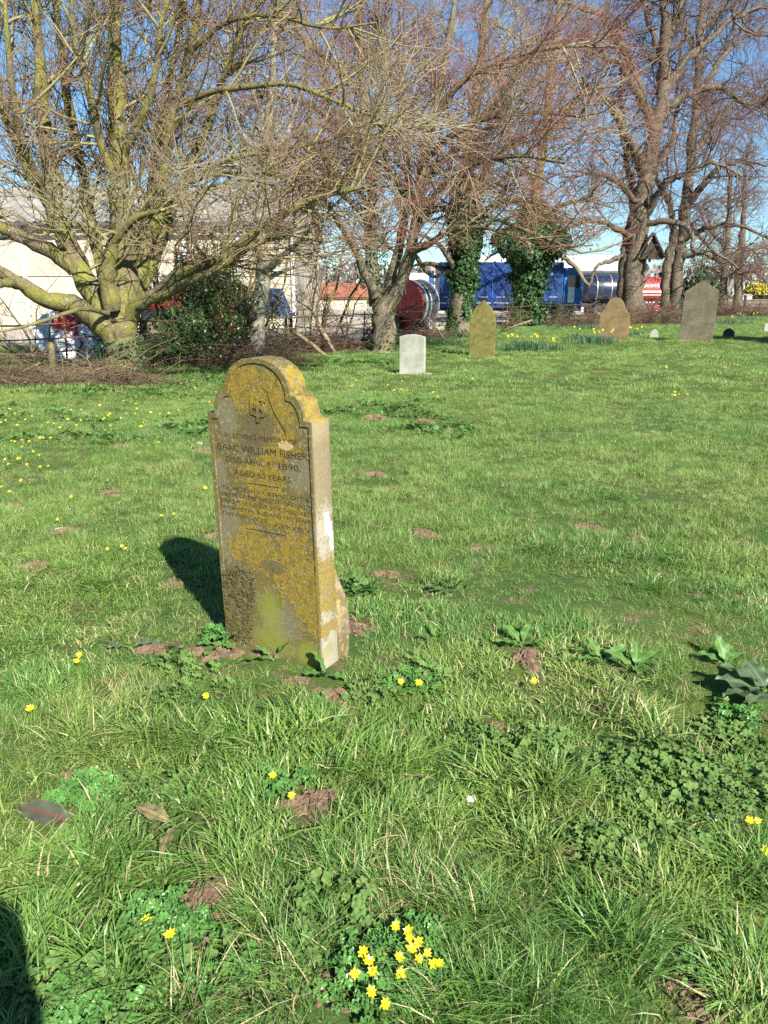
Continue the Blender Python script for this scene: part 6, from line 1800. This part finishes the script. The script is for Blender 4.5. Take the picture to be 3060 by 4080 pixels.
# ================================================================== daffodils
def daff_flower():
    bm = bmesh.new()
    for k in range(6):
        a = math.pi / 3 * k
        q = [Vector((0, 0, 0)), Vector((.5, -.32, .05)), Vector((1, 0, .0)), Vector((.5, .32, .05))]
        M = Matrix.Rotation(a, 3, 'Z')
        bm.faces.new([bm.verts.new(M @ v * .045) for v in q])
    me = bpy.data.meshes.new('flower'); bm.to_mesh(me); bm.free(); me.materials.append(MAT['daff'])
    cup = MB().lathe([(.010, 0), (.013, .02), (.019, .036), (.017, .036), (.010, .018), (0, .004)], 10).mesh('trumpet'); cup.materials.append(MAT['daff_cup'])
    return me, cup
DF, DC = daff_flower()
def daffodils(px, py, rx, ry, nleaf, h, flowers, label, seed):
    r_ = np.random.default_rng(seed)
    c = ground(px, py)
    root = empty('daffodil_clump', (c.x, c.y, c.z), label=label, cat='daffodils')
    k = 5
    base = np.stack([r_.normal(size=nleaf) * rx * .5, r_.normal(size=nleaf) * ry * .5, np.full(nleaf, -.02)], 1)
    az = r_.random(nleaf) * 6.283; ln = r_.uniform(.1, .55, nleaf); hh = h * r_.uniform(.6, 1.1, nleaf)
    t = np.linspace(0, 1, k + 1)
    out = np.stack([np.cos(az), np.sin(az), np.zeros(nleaf)], 1)
    P = base[:, None] + out[:, None] * (ln * hh)[:, None, None] * (t ** 2)[None, :, None]; P[:, :, 2] += hh[:, None] * (t - .25 * ln[:, None] * t ** 3)
    sd = np.stack([-np.sin(az + r_.normal(size=nleaf)), np.cos(az), np.zeros(nleaf)], 1)
    wd = .013 * np.array([.8, 1, 1, .9, .7, .1])
    V = np.stack([P - sd[:, None] * wd[None, :, None] / 2, P + sd[:, None] * wd[None, :, None] / 2], 2).reshape(-1, 3)
    i = np.arange(nleaf * (k + 1) * 2).reshape(nleaf, k + 1, 2)
    me = np_mesh('leaves', V, np.stack([i[:, :-1, 0], i[:, :-1, 1], i[:, 1:, 1], i[:, 1:, 0]], -1).reshape(-1, 4))
    fattr(me, 'bl', np.repeat(r_.random(nleaf), (k + 1) * 2))
    link_mesh('leaves', me, MAT['daff_leaf'], root, kind='stuff')
    for fx, fy, fz in flowers:
        f = link_mesh('flower', DF, None, root, (fx, fy, fz), (R(r_.uniform(55, 95)), 0, R(r_.uniform(-50, 60))))
        f.scale = (1.0,) * 3
        link_mesh('trumpet', DC, None, f)
        MB().tube([(fx * .8, fy + .02, -.02), (fx * .95, fy + .02, fz * .7), (fx, fy + .015, fz)], .0035, 5).build('stem', MAT['stem'], root)
def rf(n, rx, ry, z0, z1, seed):
    q = random.Random(seed); return [(q.uniform(-rx, rx), q.uniform(-ry, ry), q.uniform(z0, z1)) for _ in range(n)]
daffodils(2095, 1398, .85, .4, 420, .34, rf(6, .55, .15, .36, .48, 1), 'daffodil clump in flower beside the pointed olive headstone', 1)
daffodils(2205, 1400, .30, .2, 90, .26, rf(2, .2, .1, .26, .36, 11), 'small daffodil tuft at the end of the flowering clump', 11)
daffodils(2370, 1372, .8, .35, 420, .36, rf(7, .6, .15, .38, .52, 2), 'daffodil clump in flower in front of the buff headstone', 2)
daffodils(2530, 1340, .5, .3, 160, .28, rf(5, .35, .1, .28, .40, 3), 'thin daffodil clump behind the buff headstone', 3)
daffodils(2290, 1352, .3, .2, 80, .30, rf(1, .1, .05, .4, .46, 4), 'leafy daffodil tuft with a single flower near the buff stone', 4)
daffodils(2900, 1292, 1.3, .8, 420, .38, rf(4, 1.0, .3, .36, .5, 5), 'dark-leaved daffodil clump behind the tall peaked headstone', 5)
daffodils(2960, 1275, 1.5, .9, 260, .34, rf(5, 1.4, .6, .34, .5, 6), 'pale-flowered daffodil drift near the field gate', 6)
daffodils(1760, 1375, .9, .5, 300, .30, [], 'flowerless daffodil leaves at the foot of the ivy trunk', 7)
daffodils(2330, 1312, 1.8, .6, 420, .32, [], 'flowerless daffodil leaves on the bank under the lime', 8)

# ================================================================== the photographer, whose shadow falls across the corner
def photographer():
    V = [(0, 0, .95), (0, 0, 1.18), (0, .01, 1.38), (0, .02, 1.50), (0, .03, 1.60), (0, .04, 1.70), (0, .03, 1.77),
         (.10, 0, .90), (.11, .01, .50), (.11, -.02, .10), (.115, .12, .035),
         (-.10, 0, .90), (-.11, .01, .50), (-.11, -.02, .10), (-.115, .12, .035),
         (.185, 0, 1.40), (.235, -.03, 1.13), (.16, .17, 1.10), (.05, .22, 1.14),
         (-.185, 0, 1.40), (-.235, -.03, 1.13), (-.16, .17, 1.10), (-.03, .22, 1.13)]
    E = [(0, 1), (1, 2), (2, 3), (3, 4), (4, 5), (5, 6), (0, 7), (7, 8), (8, 9), (9, 10), (0, 11), (11, 12), (12, 13), (13, 14), (2, 15), (15, 16), (16, 17), (17, 18), (2, 19), (19, 20), (20, 21), (21, 22)]
    Rd = [.15, .14, .16, .07, .075, .10, .07, .10, .07, .055, .045, .10, .07, .055, .045, .075, .052, .042, .035, .075, .052, .042, .035]
    me = bpy.data.meshes.new('person'); me.from_pydata(V, E, []); me.update()
    o = link_mesh('person', me, layered('dark_coat', (.04, .045, .06), [((.06, .06, .07), 8, .45, .6)], .9), None, (-.292, -.14, float(T(-.292, -.14))), label='standing person in a dark coat with forearms raised in front', cat='person')
    sk = o.modifiers.new('skin', 'SKIN'); sk.use_smooth_shade = True
    for i, r_ in enumerate(Rd): me.skin_vertices[0].data[i].radius = (r_, r_ * (.75 if i < 3 else 1))
    me.skin_vertices[0].data[0].use_root = True
    sb = o.modifiers.new('sub', 'SUBSURF'); sb.levels = 2; sb.render_levels = 2
photographer()
print('TREES', TREES)
